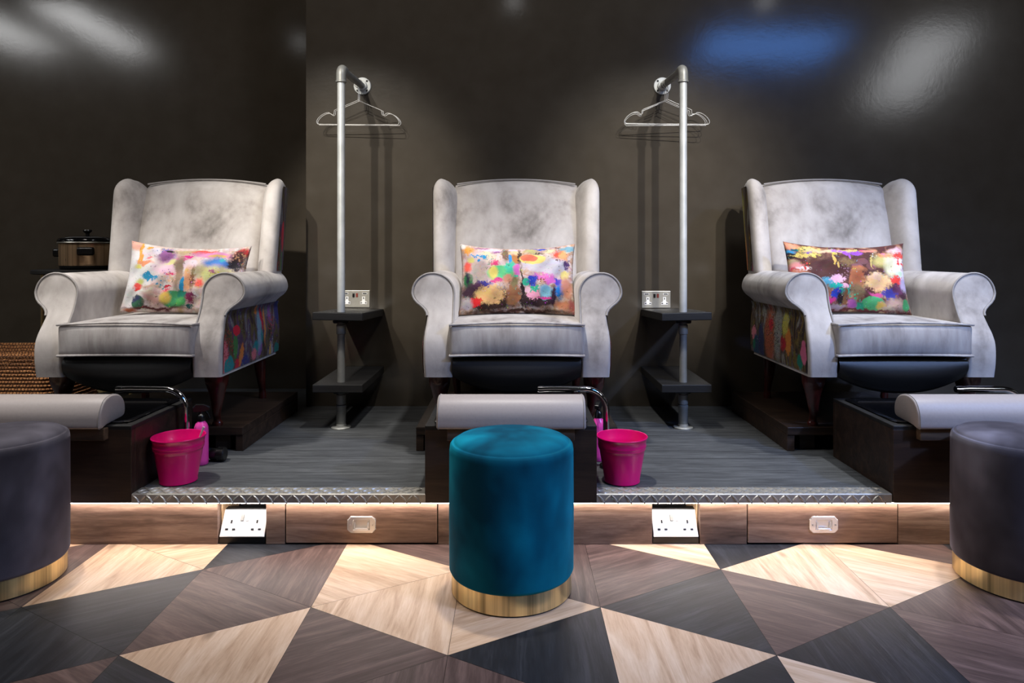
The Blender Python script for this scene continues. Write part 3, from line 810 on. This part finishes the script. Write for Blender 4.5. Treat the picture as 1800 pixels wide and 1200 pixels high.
P3 = [
 (900,500,700,260,g(84,44,40),.4,1), (200,170,110,70,g(238,156,120),.4,1), (420,220,180,60,g(228,196,110),.3,2), (420,270,60,30,g(120,60,170),.3,1), (190,270,70,40,g(60,150,196),.3,1), (250,220,70,30,g(30,90,110),.3,1), (200,320,70,50,g(24,16,18),.3,1), (390,310,190,30,g(234,210,110),.3,2), (340,230,60,30,g(30,110,60),.3,2,26.), (550,240,60,30,g(110,40,60),.3,1),
 (700,230,300,40,g(226,190,150),.4,1), (800,225,90,34,g(176,96,206),.3,1), (940,220,200,20,g(226,200,120),.4,2), (1100,220,50,20,g(230,70,120),.2,1), (1010,275,100,36,g(166,84,206),.2,1), (880,270,30,50,g(160,80,200),.2,1), (930,330,18,40,g(170,90,210),.1,0), (760,280,40,20,g(226,200,90),.2,2), (1180,230,90,30,g(220,140,120),.4,1),
 (230,420,80,50,g(180,156,116),.4,1), (290,480,110,60,g(234,150,150),.4,1), (260,495,50,30,g(206,40,80),.3,1), (330,560,110,90,g(206,130,100),.4,1), (360,500,90,30,g(236,214,214),.3,2), (400,480,50,60,g(210,50,50),.3,2,22.), (740,370,20,90,g(226,184,96),.1,1), (790,460,14,40,g(226,184,96),.1,0),
 (900,420,110,60,g(140,110,70),.5,2), (880,540,70,90,g(150,110,120),.3,2,34.), (1085,405,68,44,g(120,72,76),.08,0), (1020,470,66,34,g(130,82,90),.1,0), (1190,470,66,54,g(118,72,72),.1,0), (1190,400,14,100,g(228,196,110),.1,1), (1260,290,70,50,g(230,220,210),.3,2,26.),
 (1340,390,150,90,g(206,186,116),.5,0), (1470,440,110,160,g(238,230,190),.4,0), (1590,450,90,230,g(238,232,234),.4,1), (1380,300,60,30,g(240,130,160),.3,1), (1560,210,110,70,g(240,190,196),.4,1), (1590,290,100,50,g(222,70,60),.35,2), (1600,380,80,110,g(226,70,60),.3,2,16.), (1560,540,50,40,g(210,236,200),.3,1), (1380,300,110,24,g(236,150,100),.4,2),
 (1020,640,100,170,g(178,104,66),.1,1), (1040,790,90,130,g(120,96,62),.4,1), (1040,520,80,40,g(188,116,76),.3,1), (1290,680,180,120,g(240,190,136),.2,2), (1330,700,220,130,g(240,196,140),.3,2,30.), (1270,590,60,50,g(236,190,160),.1,1), (1180,615,32,20,g(236,190,150),.1,0), (1180,780,40,30,g(90,40,40),.3,2), (1540,640,90,64,g(236,64,56),.1,2), (1540,780,150,90,g(100,50,86),.4,2), (1430,820,100,60,g(70,66,160),.2,2), (1640,690,60,120,g(170,160,190),.4,1), (1620,840,60,50,g(70,34,50),.3,2),
 (700,680,110,60,g(90,170,196),.3,2), (790,650,90,60,g(240,186,206),.15,2), (880,745,56,36,g(240,180,196),.06,0), (780,740,70,50,g(30,176,160),.2,2), (890,820,60,46,g(20,176,150),.2,2), (800,840,50,80,g(30,60,176),.2,2), (720,810,90,60,g(170,90,80),.3,2,30.), (740,920,80,30,g(206,50,130),.3,1), (860,900,50,70,g(40,24,24),.4,1), (910,900,24,150,g(130,84,54),.3,1), (820,1000,120,40,g(170,150,156),.4,1),
 (970,740,30,60,g(80,200,180),.3,2,20.), (1010,890,90,50,g(50,176,130),.3,2,20.), (1250,950,140,90,g(80,176,110),.06,0), (1340,970,70,60,g(226,190,84),.3,1), (1090,1000,70,60,g(40,150,110),.2,1), (1000,980,60,60,g(176,90,160),.3,1), (1260,835,90,26,g(206,80,140),.3,1), (1500,950,130,90,g(180,150,134),.5,1), (1650,950,60,70,g(60,140,84),.2,1), (1430,1010,100,40,g(196,170,150),.5,2), (1100,1045,520,16,g(110,50,50),.5,1)]
white = [(.3, g(226, 222, 224)), (.45, g(206, 186, 176)), (.55, g(226, 200, 196)), (.7, g(196, 170, 130))]
mid = [(.3, g(216, 196, 190)), (.45, g(196, 150, 120)), (.55, g(226, 206, 200)), (.7, g(150, 110, 90))]
brn = [(.3, g(96, 52, 46)), (.45, g(84, 42, 40)), (.55, g(150, 100, 76)), (.7, g(214, 180, 140))]
M['cush1'] = mat_paint('splash_white', white, blobs_from(P1, (200, 50, 1730, 1640, 120, 1090)), dim=.66)
M['cush2'] = mat_paint('splash_mixed', mid, blobs_from(P2, (140, 160, 1660, 1640, 130, 1050)), dim=.70)
M['cush3'] = mat_paint('splash_brown', brn, blobs_from(P3, (110, 300, 1670, 1710, 100, 1060)), dim=.72)

def make_cushion(mat, label, loc, rx, ry, rz, w=.50, h=.315, T=.062, seed=1):
    b = MB(); n, m = 44, 30; r = random.Random(seed)
    ph = [r.random()*6 for _ in range(6)]
    front = []; 
    def pt(u, v, sgn):
        eu, ev = 1-u*u, 1-v*v
        x = w/2*u*(1-.055*ev*u*u); z = h/2*v*(1-(.17 if v > 0 else .045)*eu*v*v)
        th = T*(max(eu, 0)**.55*max(ev, 0)**.55)
        wr = .006*math.sin(9*u+4*v+ph[0])*math.sin(5*v-3*u+ph[1])+.004*math.sin(17*u-9*v+ph[2])
        edge = min(1, eu*4)*min(1, ev*4)
        return Vector((x, sgn*(th+wr*edge*(1 if sgn < 0 else .3)), z))
    G = {}
    for sgn in (-1, 1):
        for i in range(n+1):
            for j in range(m+1):
                u, v = math.sin(PI/2*(-1+2*i/n))*.35+(-1+2*i/n)*.65, math.sin(PI/2*(-1+2*j/m))*.35+(-1+2*j/m)*.65
                if sgn == 1 and (i in (0, n) or j in (0, m)): G[sgn, i, j] = G[-1, i, j]; continue
                G[sgn, i, j] = (b.bm.verts.new(pt(u, v, sgn)), (u+1)/2, (v+1)/2)
    L = b.bm.loops.layers.uv.verify()
    for sgn in (-1, 1):
        for i in range(n):
            for j in range(m):
                q = [G[sgn, i, j], G[sgn, i+1, j], G[sgn, i+1, j+1], G[sgn, i, j+1]]
                if sgn > 0: q.reverse()
                f = b.bm.faces.new([k[0] for k in q])
                for l, k in zip(f.loops, q): l[L].uv = (k[1], k[2])
    o = b.build('lumbar_cushion', mat, smooth='all')
    o.location = loc; o.rotation_euler = (rx, ry, rz)
    return tag(o, label, 'cushion', 'paint-splash lumbar cushions')
make_cushion(M['cush1'], 'mostly white paint-splash lumbar cushion on the armchair by the slow cooker', (CX[0]+.062, 2.985, .838), -.30, math.radians(2.5), math.radians(6), seed=2)
make_cushion(M['cush2'], 'paint-splash lumbar cushion with a green oval at its centre, on the middle armchair', (CX[1]+.004, 2.985, .836), -.30, 0, 0, seed=5)
make_cushion(M['cush3'], 'mostly brown paint-splash lumbar cushion with a purple splash along its top', (CX[2]-.050, 2.985, .842), -.30, math.radians(1), math.radians(-6), seed=8)

# ------------------------------------------------------------------ foot bath boxes, leg pads, taps
BX = (-1.506, -.009, 1.497)
BZ = .392
def foot_bath(cx, label, first=[None]):
    if first[0]: return dup(first[0], (cx, LIP, LEDZ), label)
    t = thing('foot_bath', label, 'foot bath', (cx, LIP, LEDZ), 'timber foot baths')
    w, dd, h = .2765, .425, BZ-LEDZ
    b = MB()
    for x0, x1, y0, y1 in ((-w, w, 0, .022), (-w, w, dd-.022, dd), (-w, -w+.022, .022, dd-.022), (w-.022, w, .022, dd-.022)):
        b.box(x0, x1, y0, y1, 0, h-.012)
    b.box(-w+.02, w-.02, .02, dd-.02, 0, .04)
    b.build('cabinet', M['dark_timber'], t, bevel=.002)
    r = MB(); o = [(-w, 0), (w, 0), (w, dd), (-w, dd)]; k = .032; i_ = [(-w+k, k), (w-k, k), (w-k, dd-k), (-w+k, dd-k)]
    r.loft([[(p[0], p[1], h-.012) for p in o], [(p[0], p[1], h) for p in o], [(p[0], p[1], h) for p in i_], [(p[0], p[1], h-.012) for p in i_], [(p[0], p[1], h-.012) for p in o]], (False, False))
    r.build('rim', M['shelf'], t, bevel=.0025)
    bs = MB(); rings = []
    for s_, z in ((1.035, h+.004), (1.0, h+.007), (.955, h+.006), (.93, h-.01), (.90, h-.07), (.86, h-.125), (.6, h-.135)):
        rings.append([(x, y+dd/2, z) for x, y, _ in rr_ring(-(w-k)*s_, (w-k)*s_, -(dd/2-k)*s_, (dd/2-k)*s_, .03, 0)])
    bs.loft(rings, (False, True)); bs.build('basin', M['black_gloss'], t, smooth=True, label='black basin')
    MB().box(-.203, .203, -.024, 0, h-.042, h-.004).build('batten', M['batten'], t, bevel=.002)
    first[0] = t; return t
foot_bath(BX[1], 'dark timber foot bath box behind the teal stool')
foot_bath(BX[0], 'dark timber foot bath box before the armchair by the slow cooker')
foot_bath(BX[2], 'dark timber foot bath box before the armchair with the brown cushion')
def leg_pad(cx, label, first=[None]):
    z0 = BZ+.0075
    if first[0]: return dup(first[0], (cx, LIP, z0), label)
    t = thing('leg_pad', label, 'leg rest', (cx, LIP, z0), 'taupe leather leg pads')
    P = [(-.034, -.010), (.0, -.004), (.06, .0), (.098, .004), (.108, .020), (.104, .048), (.086, .070), (.055, .083), (.020, .085), (-.012, .073), (-.031, .045), (-.037, .015)]
    rings = []; w = .2375
    S = spline([(p[0], p[1], 0) for p in P], 5); c = Vector((.035, .035, 0))
    for u, s_ in ((-1, .90), (-.995, .95), (-.985, .985), (-.965, 1.), (-.5, 1.), (0, 1.), (.5, 1.), (.965, 1.), (.985, .985), (.995, .95), (1, .90)):
        rings.append([(u*w, (c+(p-c)*s_).x, (c+(p-c)*s_).y) for p in S])
    o = MB().loft(rings).build('pad', M['pad_leather'], t, smooth=True, angle=50)
    for sx in (-1, 1):
        L = [(sx*w*.972, (c+(p-c)*1.002).x, (c+(p-c)*1.002).y) for p in S]
        MB().tube(L, .0016, 6, closed=True).build('seam', M['welt'], o, smooth=True)
    first[0] = t; return t
leg_pad(-.008, 'taupe leather leg pad on the foot bath behind the teal stool')
leg_pad(-1.545, 'taupe leather leg pad on the foot bath before the armchair by the slow cooker')
leg_pad(1.518, 'taupe leather leg pad on the foot bath before the armchair with the brown cushion')

def tap(cx, label, first=[None]):
    if first[0]: return dup(first[0], (cx, 2.535, TOP), label)
    t = thing('spout_tap', label, 'tap', (cx, 2.535, TOP), 'curved chrome taps')
    h = .283
    p = [(0, 0, .02), (0, 0, h-.075)]
    for k in range(1, 13):
        a = PI/2*k/12; p.append((-.075+.075*math.cos(a), 0, h-.075+.075*math.sin(a)))
    p.append((-.20, -.004, h+.002)); p.append((-.248, -.006, h+.001))
    MB().tube(p, .0115, 16).build('spout', M['chrome'], t, smooth=True)
    MB().lathe([(.0115, -.006), (.0128, -.006), (.0128, .012), (.0115, .012)], (-.238, -.0055, h+.001), 16, 'X').build('nozzle', M['chrome'], t, smooth=True)
    MB().lathe([(.024, 0), (.024, .012), (.016, .018), (.015, .06), (.0125, .064)], (0, 0, 0), 24).build('base', M['black_plastic'], t, smooth=True)
    first[0] = t; return t
tap(.335, 'curved chrome tap reaching over the foot bath behind the teal stool')
tap(-1.187, 'curved chrome tap behind the left pink bucket')
tap(1.845, 'curved chrome tap over the foot bath before the armchair with the brown cushion')

# ------------------------------------------------------------------ velvet stools
def stool(x, y, mat, label, first={}, group=None):
    t = thing('round_stool', label, 'stool', (x, y, 0), group)
    R_ = .1755
    prof = [(.150, .058), (R_-.004, .058), (R_, .066), (R_+.001, .2), (R_, .372), (R_-.002, .388), (R_-.006, .3935), (R_-.009, .3955), (R_-.0115, .3915), (R_-.0145, .397), (R_-.022, .4035), (R_-.05, .409), (.08, .4135), (.0005, .415)]
    prof = [(r, z+.020 if z > .3 else z) for r, z in prof]
    s = MB().lathe(prof, n=96).build('seat', mat, t, smooth='all')
    MB().lathe([(.13, 0.), (.166, 0.), (.166, .0045), (.13, .0045)], n=72).build('foot_ring', M['black_plastic'], t, smooth=True)
    MB().lathe([(.14, .0045), (.1695, .0045), (.1695, .0585), (.14, .0585)], n=96).build('base', M['gold'], t, smooth=True, label='brushed gold base')
    return t
stool(X(899, 1.985), 1.985, M['teal'], 'teal velvet round stool with brushed gold base')
stool(-1.494, 2.03, M['grey_stool'], 'slate grey velvet round stool with gold base before the armchair by the slow cooker', group='slate velvet stools')
stool(1.472, 2.03, M['grey_stool'], 'slate grey velvet round stool with gold base before the armchair with the brown cushion', group='slate velvet stools')

# ------------------------------------------------------------------ pipe stands with shelves, hangers
def pipe_stand(x, label, mirror):
    y = 3.106
    t = thing('pipe_stand', label, 'clothes rail', (x, y, TOP), 'pipe stands with black shelves')
    def zz(v): return v-TOP
    m = -1 if mirror else 1
    MB().lathe([(.043, 0), (.043, .005), (.040, .008), (.024, .009), (.022, .018), (.019, .02)], n=36).build('base_flange', M['galv_dark'], t, smooth=True)
    MB().lathe([(.018, .008), (.0205, .012), (.0205, .088), (.0215, .09), (.0215, .102), (.018, .104)], n=24).build('sleeve', M['galv_dark'], t, smooth=True)
    MB().tube([(0, 0, .02), (0, 0, zz(.40))], .0165, 20).build('lower_pole', M['galv_dark'], t, smooth=True)  # darker steel paints in the dimmer light below the upper shelf
    MB().tube([(0, 0, zz(.40)), (0, 0, zz(.70))], .0165, 20).build('middle_pole', M['galv_dark'], t, smooth=True)
    MB().tube([(0, 0, zz(.68)), (0, 0, zz(1.735))], .0168, 20).build('pole', M['galv'], t, smooth=True)
    for zc in (.298, .608):
        MB().lathe([(.0165, -.022), (.0205, -.02), (.0205, .020), (.0165, .022)], (0, 0, zz(zc)), 24).build('coupling', M['galv_dark'], t, smooth=True)
    MB().lathe([(.017, -.008), (.034, -.006), (.036, 0), (.036, .004), (.017, .006)], (0, 0, zz(.642)), 28).build('shelf_flange', M['black_plastic'], t, smooth=True)
    MB().lathe([(.017, -.006), (.034, -.004), (.036, 0), (.036, .004), (.017, .004)], (0, 0, zz(.330)), 28).build('shelf_flange', M['black_plastic'], t, smooth=True)
    # shelves run back to the wall
    MB().box(-.109, .109, -.066, .432, zz(.339), zz(.374)).build('shelf', M['shelf'], t, bevel=.003)
    b = MB().box(-.109, .109, -.066, .432, -.034, 0).rot('X', math.radians(-2.6)).rot('Y', math.radians(1.2*m)).move((0, 0, zz(.684)))
    b.build('shelf', M['shelf'], t, bevel=.003)
    # elbow and arm
    ze = zz(1.766); zw = zz(1.79); ya = WALL-y
    e = []
    for k in range(11):
        a = PI/2*k/10; e.append((0, .03-.03*math.cos(a), ze-.03+.03*math.sin(a)))
    MB().tube([(0, 0, ze-.062), (0, 0, ze-.034)]+e+[(0, .055, ze)], [.0215]+[.0215]*12+[.0215], 22).build('elbow', M['galv_dark'], t, smooth=True)
    MB().lathe([(.0215, 0), (.0235, .002), (.0235, .008), (.0215, .01)], (0, 0, ze-.064), 22).build('elbow_collar', M['galv_dark'], t, smooth=True)
    MB().tube([(0, .05, ze), (0, ya-.004, zw)], .0165, 20).build('arm', M['galv_dark'], t, smooth=True)
    MB().lathe([(.0445, 0), (.0445, -.005), (.042, -.008), (.026, -.009), (.025, -.022), (.019, -.024)], (0, ya, zw), 36, 'Y').build('wall_flange', M['galv'], t, smooth=True)
    for k in range(4):
        a = PI/4+PI/2*k
        MB().lathe([(.0055, -.0082), (.0055, -.0092), (.0001, -.0092)], (.034*math.cos(a), ya, zw+.034*math.sin(a)), 12, 'Y').build('bolt_hole', M['hole'], t)
    return zw+TOP, zw-ze, ya
PX = (-.766, .752)
pipe_stand(PX[0], 'galvanised pipe stand with black shelves, between the slow cooker armchair and the middle one', False)
pipe_stand(PX[1], 'galvanised pipe stand with black shelves, between the middle armchair and the brown cushion one', True)

def make_hanger(label, loc, rz, group, roll=0.):
    r = .0016
    def half(s): return [(s*.004, -.004), (s*.05, -.024), (s*.112, -.050), (s*.117, -.056), (s*.119, -.070), (s*.124, -.0755), (s*.132, -.0735), (s*.140, -.067), (s*.150, -.065), (s*.166, -.069), (s*.183, -.079), (s*.196, -.092), (s*.2035, -.104), (s*.204, -.114), (s*.198, -.1205), (s*.19, -.122)]
    a = half(1); b = half(-1)
    loop = a+[(.1, -.1222), (0, -.1224), (-.1, -.1222)]+b[::-1]
    t = thing('wire_hanger', label, 'coat hanger', loc, group, rz)
    t.rotation_euler = (0, roll, rz)
    S = spline([(x, 0, z) for x, z in loop], 3, True)
    MB().tube(S, r, 8, closed=True).build('frame', M['steel_wire'], t, smooth=True)
    hk = [(0, 0, -.004), (.001, 0, .03), (.0, 0, .060)]
    R_ = .021
    for k in range(15):
        an = -PI/2+(-PI*1.25)*k/14
        hk.append((R_*math.cos(an), 0, .060+R_+R_*math.sin(an)))
    # the stem climbs on one side, the crook closes over the pipe
    MB().tube(hk, r, 8).build('hook', M['steel_wire'], t, smooth=True)
    return t
# pipe arm height at the hangers; the crook rests on top of the pipe
def arm_z(y): return 1.766+(1.79-1.766)*(y-3.156)/(WALL-3.156)
def hang_z(y): return arm_z(y)+.0165+.0016-(.060+2*.021)
hg = 'wire hangers on the pipe stands'
make_hanger('wire hanger nearest the wall of the pair on the stand by the slow cooker armchair', (PX[0], 3.475, hang_z(3.475)), math.radians(2), hg)
make_hanger('wire hanger nearest the pole of the pair on the stand by the slow cooker armchair', (PX[0], 3.445, hang_z(3.445)), math.radians(-2), hg, math.radians(.8))
make_hanger('wire hanger nearest the wall of the three on the stand by the brown cushion armchair', (PX[1], 3.485, hang_z(3.485)), math.radians(4), hg, math.radians(-1))
make_hanger('middle wire hanger of the three on the stand by the brown cushion armchair', (PX[1], 3.455, hang_z(3.455)), math.radians(0), hg, math.radians(1))
make_hanger('wire hanger nearest the pole of the three on the stand by the brown cushion armchair', (PX[1], 3.420, hang_z(3.42)), math.radians(-4), hg, math.radians(1.5))

# ------------------------------------------------------------------ pink buckets, bottles, spoon
def bucket(x, y, label, first=[None]):
    if first[0]: return dup(first[0], (x, y, TOP), label)
    t = thing('pink_bucket', label, 'bucket', (x, y, TOP+.003), 'pink metal buckets')
    def R_(z): return .0585+(.0845-.0585)*z/.152
    prof = [(.0001, .004), (.055, .004), (.0575, .0), (.0605, .0), (.0605, .004), (R_(.006), .006)]
    for z, o in ((.1, 0), (.108, 0), (.111, .0022), (.114, .0026), (.117, .0008), (.121, .0026), (.124, .0022), (.128, 0), (.147, 0)): prof.append((R_(z)+o, z))
    prof += [(R_(.15)+.0022, .1485), (R_(.15)+.003, .151), (R_(.15)+.0018, .153), (R_(.15)-.001, .1525), (R_(.147)-.002, .147), (R_(.124)-.001, .124), (R_(.12)-.0025, .12), (R_(.111)-.001, .111), (R_(.1)-.0022, .1), (R_(.006)-.002, .008), (.0001, .0075)]
    MB().lathe(prof, n=64).build('pail', M['pink'], t, smooth=True, angle=60)
    first[0] = t; return t
bk = bucket(.369, 2.385, 'hot pink metal bucket beside the foot bath behind the teal stool')
b2_ = bucket(-1.142, 2.385, 'hot pink metal bucket with a spoon handle sticking out')
b2_.location.z = TOP+.003
sp = MB().tube([(.02, 0, .012), (.062, .004, .125), (.083, .006, .180)], [.002, .0028, .0038], 8).build('spoon', M['steel_wire'], smooth=True)
sp.location = (-1.142, 2.385, TOP+.003); tag(sp, 'silver spoon handle leaning out of the pink bucket', 'spoon')
def bottle(x, y, label, rz, first=[None]):
    if first[0]: return dup(first[0], (x, y, TOP), label, rz)
    t = thing('spray_bottle', label, 'bottle', (x, y, TOP), 'pink spray bottles', rz)
    MB().lathe([(.0001, 0), (.022, 0), (.0248, .004), (.0252, .02), (.0252, .125), (.024, .138), (.0195, .150), (.013, .158), (.012, .165), (.0001, .165)], n=36).build('bottle', M['pink_plastic'], t, smooth=True, angle=60)
    MB().lathe([(.0135, .160), (.0145, .162), (.0145, .178), (.012, .182), (.008, .186), (.008, .2)], n=24).build('cap', M['black_plastic'], t, smooth=True)
    h = MB().prism([(-.030, .198), (-.030, .210), (-.01, .220), (.018, .222), (.030, .210), (.028, .196), (.012, .192), (-.012, .194)], 'Y', -.0085, .0085)
    h.build('spray_head', M['black_plastic'], t, bevel=.002)
    g_ = MB().tube([(-.013, 0, .198), (-.022, 0, .186), (-.030, 0, .166)], [.0045, .004, .003], 8)
    g_.build('trigger', M['black_plastic'], t, smooth=True)
    first[0] = t; return t
bottle(.318, 2.625, 'pink spray bottle behind the bucket beside the teal stool', math.radians(70))
bottle(-1.150, 2.575, 'pink spray bottle behind the bucket holding the spoon', math.radians(200))
vt = thing('pipe_valve', 'small black pipe valve lying on the platform behind the spoon bucket', 'valve', (-1.105, 2.615, TOP))
MB().lathe([(.0001, -.028), (.018, -.028), (.021, -.024), (.021, .0), (.026, .002), (.026, .024), (.022, .028), (.0001, .028)], (0, 0, .026), 28, 'X').build('body', M['black_plastic'], vt, smooth=True)
MB().lathe([(.009, -.048), (.011, -.046), (.011, -.028), (.009, -.026)], (0, 0, .026), 18, 'X').build('connector', M['chrome'], vt, smooth=True)

# ------------------------------------------------------------------ corner: side table, slow cooker, basket
TX, TY = X(152, 3.62), 3.62
TT = .862
t = thing('side_table', 'black topped round side table with gold frame behind the armchair', 'table', (TX, TY, TOP))
MB().lathe([(.0001, TT-TOP-.022), (.235, TT-TOP-.022), (.24, TT-TOP-.018), (.24, TT-TOP-.004), (.236, TT-TOP), (.0001, TT-TOP)], n=64).build('tabletop', M['black_inside'], t, smooth=True)
for k in range(4):
    a = PI/4+PI/2*k+PI/4
    c, s_ = math.cos(a), math.sin(a)
    MB().tube([(.228*c, .228*s_, 0), (.228*c, .228*s_, TT-TOP-.02)], .008, 10).build('leg', M['gold'], t, smooth=True, label='gold leg')
MB().lathe([(.0001, .08), (.214, .08), (.222, .084), (.226, .115), (.220, .115), (.214, .09), (.0001, .088)], n=64).build('lower_tray', M['gold'], t, smooth=True, label='gold lower tray')
t = thing('slow_cooker', 'bronze slow cooker with black lid standing behind the armchair', 'slow cooker', (X(158, 3.62), TY-.02, TT)); t.scale = (.9, .9, 1)
MB().lathe([(.0001, 0), (.128, 0), (.134, .004), (.137, .012), (.137, .020), (.13, .022)], n=64).build('base', M['black_plastic'], t, smooth=True)
MB().lathe([(.13, .020), (.138, .020), (.140, .03), (.1405, .130), (.137, .134), (.13, .134)], n=72).build('body', M['copper'], t, smooth=True, label='bronzed steel body')
MB().lathe([(.130, .132), (.148, .133), (.1495, .136), (.148, .1395), (.128, .139)], n=72).build('rim', M['steel_plate'], t, smooth=True)
lid = MB().lathe([(.146, .1385), (.149, .141), (.148, .150), (.14, .158), (.10, .166), (.05, .171), (.02, .172), (.0001, .172)], n=64).build('lid', M['black_gloss'], t, smooth=True, label='black glass lid')
MB().lathe([(.011, .170), (.010, .178), (.011, .186), (.021, .192), (.023, .198), (.021, .203), (.0001, .204)], n=32).build('knob', M['black_plastic'], lid, smooth=True)
for ang in (math.radians(185), math.radians(-62)):
    c, s_ = math.cos(ang), math.sin(ang)
    h = MB().soft((0, 0, 0), (.022, .042, .021), .012, (0, 0, 0), 5).rot('Z', ang).move((.150*c, .150*s_, .092 if ang < 0 else .085))
    h.build('handle', M['black_plastic'], t, smooth='all')
MB().lathe([(.016, 0), (.016, .014), (.012, .018), (.0001, .018)], (.137*math.cos(-1.75), .137*math.sin(-1.75), .05), 20, 'Y').rot('Z', 0).build('dial', M['black_plastic'], t, smooth=True)

t = thing('jute_basket', 'brown woven jute basket beside the armchair at the left edge', 'basket', (-2.26, 3.135, TOP))
b = MB(); rings = []
hb = Z(622, 2.95)-TOP
nr = 22
def br(s_, z): return [(x, y, z) for x, y, _ in rr_ring(-.31*s_, .31*s_, -.185*s_, .185*s_, .05, 0, 8)]
rings.append(br(.9, .003)); 
for i in range(nr):
    z = .004+(hb-.008)*i/(nr); dz = (hb-.008)/nr
    for f_, o in ((.1, .985), (.35, 1.), (.65, 1.), (.9, .985)): rings.append(br(o, z+dz*f_))
rings += [br(.985, hb), br(.95, hb), br(.93, hb-.02), br(.92, .05)]
b.loft(rings, (True, True)).build('woven_body', M['jute'], t, smooth=True, angle=60)

# ------------------------------------------------------------------ light
def spot(name, loc, target, power, size, blend, col=(1, .95, .88), radius=.035):
    l = bpy.data.lights.new(name, 'SPOT'); l.energy = power; l.spot_size = math.radians(size); l.spot_blend = blend; l.color = col; l.shadow_soft_size = radius
    o = bpy.data.objects.new(name, l); C.objects.link(o); o.location = loc
    o.rotation_euler = (Vector(target)-Vector(loc)).to_track_quat('-Z', 'Y').to_euler(); return o
def area(name, loc, target, power, sx, sy, col=(1, 1, 1)):
    l = bpy.data.lights.new(name, 'AREA'); l.energy = power; l.shape = 'RECTANGLE'; l.size = sx; l.size_y = sy; l.color = col
    o = bpy.data.objects.new(name, l); C.objects.link(o); o.location = loc
    o.rotation_euler = (Vector(target)-Vector(loc)).to_track_quat('-Z', 'Y').to_euler(); return o
W_ = (1, .95, .86); Cc = (.95, .97, 1)
for x, tx, c in ((-1.60, -.76, W_), (-2.56, -.84, W_), (1.23, .66, W_), (2.19, .86, W_)):
    spot('front_spot', (x, -2.9, 4.65), (tx, 3.5, 1.16), 1500, 11.5, .9, c, .06)
for x, c, p in ((-1.5, W_, 420), (.012, W_, 380), (1.5, Cc, 420)):
    spot('front_spot', (x, -2.9, 4.65), (x, 3.1, .90), p, 10.5, .8, c, .08)  # fill spots added to brighten each armchair
for x, c, p in ((-1.72, (1, .96, .9), 185), (0, (1, .96, .9), 185), (1.70, Cc, 185)):
    spot('downlight', (x, 2.30, 2.62), (x*.9, 2.62, .5), p, 58, .8, c, .05)
    l = bpy.data.lights.new('bulb', 'POINT'); l.energy = .4; l.shadow_soft_size = .05
    o = bpy.data.objects.new('bulb', l); C.objects.link(o); o.location = (x, 2.36, 2.64)
spot('blue_fill_spot', (3.0, .3, 2.97), (1.5, 2.15, .4), 420, 62, .9, (.36, .52, 1), .1)  # added fill, tints the right stool and deck blue
# general light panels over the room floor
area('ceiling_panel', (-1.4, 1.3, 4.2), (-1.4, 1.4, 0), 42, .6, .6, (1, .92, .84))
area('ceiling_panel', (1.3, 1.3, 4.2), (1.3, 1.4, 0), 58, .6, .6, (.92, .95, 1))
# coloured and white panels further out, mirrored in the gloss paint
area('ceiling_panel', (2.5, .2, 2.97), (2.5, .3, 0), 38, 1.3, .8, (.10, .33, 1))
area('ceiling_panel', (4.45, -.7, 2.97), (4.3, .3, 0), 22, .6, 1.5, (.95, .97, 1))
area('ceiling_panel', (-4.7, 1.55, 2.97), (-4.7, 1.55, 0), 22, .5, 1.1, (1, 1, 1))
area('ceiling_panel', (-3.8, 1.6, 2.97), (-3.8, 1.6, 0), 24, .38, 1.4, (1, 1, 1))

w = bpy.data.worlds.new('room'); bpy.context.scene.world = w; w.use_nodes = True
w.node_tree.nodes['Background'].inputs[0].default_value = (.5, .55, .6, 1)
w.node_tree.nodes['Background'].inputs[1].default_value = .05

# ------------------------------------------------------------------ camera
cam = bpy.data.cameras.new('camera'); co = bpy.data.objects.new('camera', cam); C.objects.link(co)
co.location = (0, 0, H); co.rotation_euler = (PI/2, 0, 0)
cam.sensor_fit = 'HORIZONTAL'; cam.sensor_width = 36; cam.lens = F/1800*36
cam.shift_x = -(VX-900)/1800; cam.shift_y = -(600-VY)/1800
cam.clip_start = .05
sc = bpy.context.scene; sc.camera = co
sc.view_settings.view_transform = 'Standard'; sc.view_settings.look = 'None'
sc.cycles.max_bounces = 8; sc.cycles.use_denoising = True
sc.cycles.sample_clamp_indirect = 6.
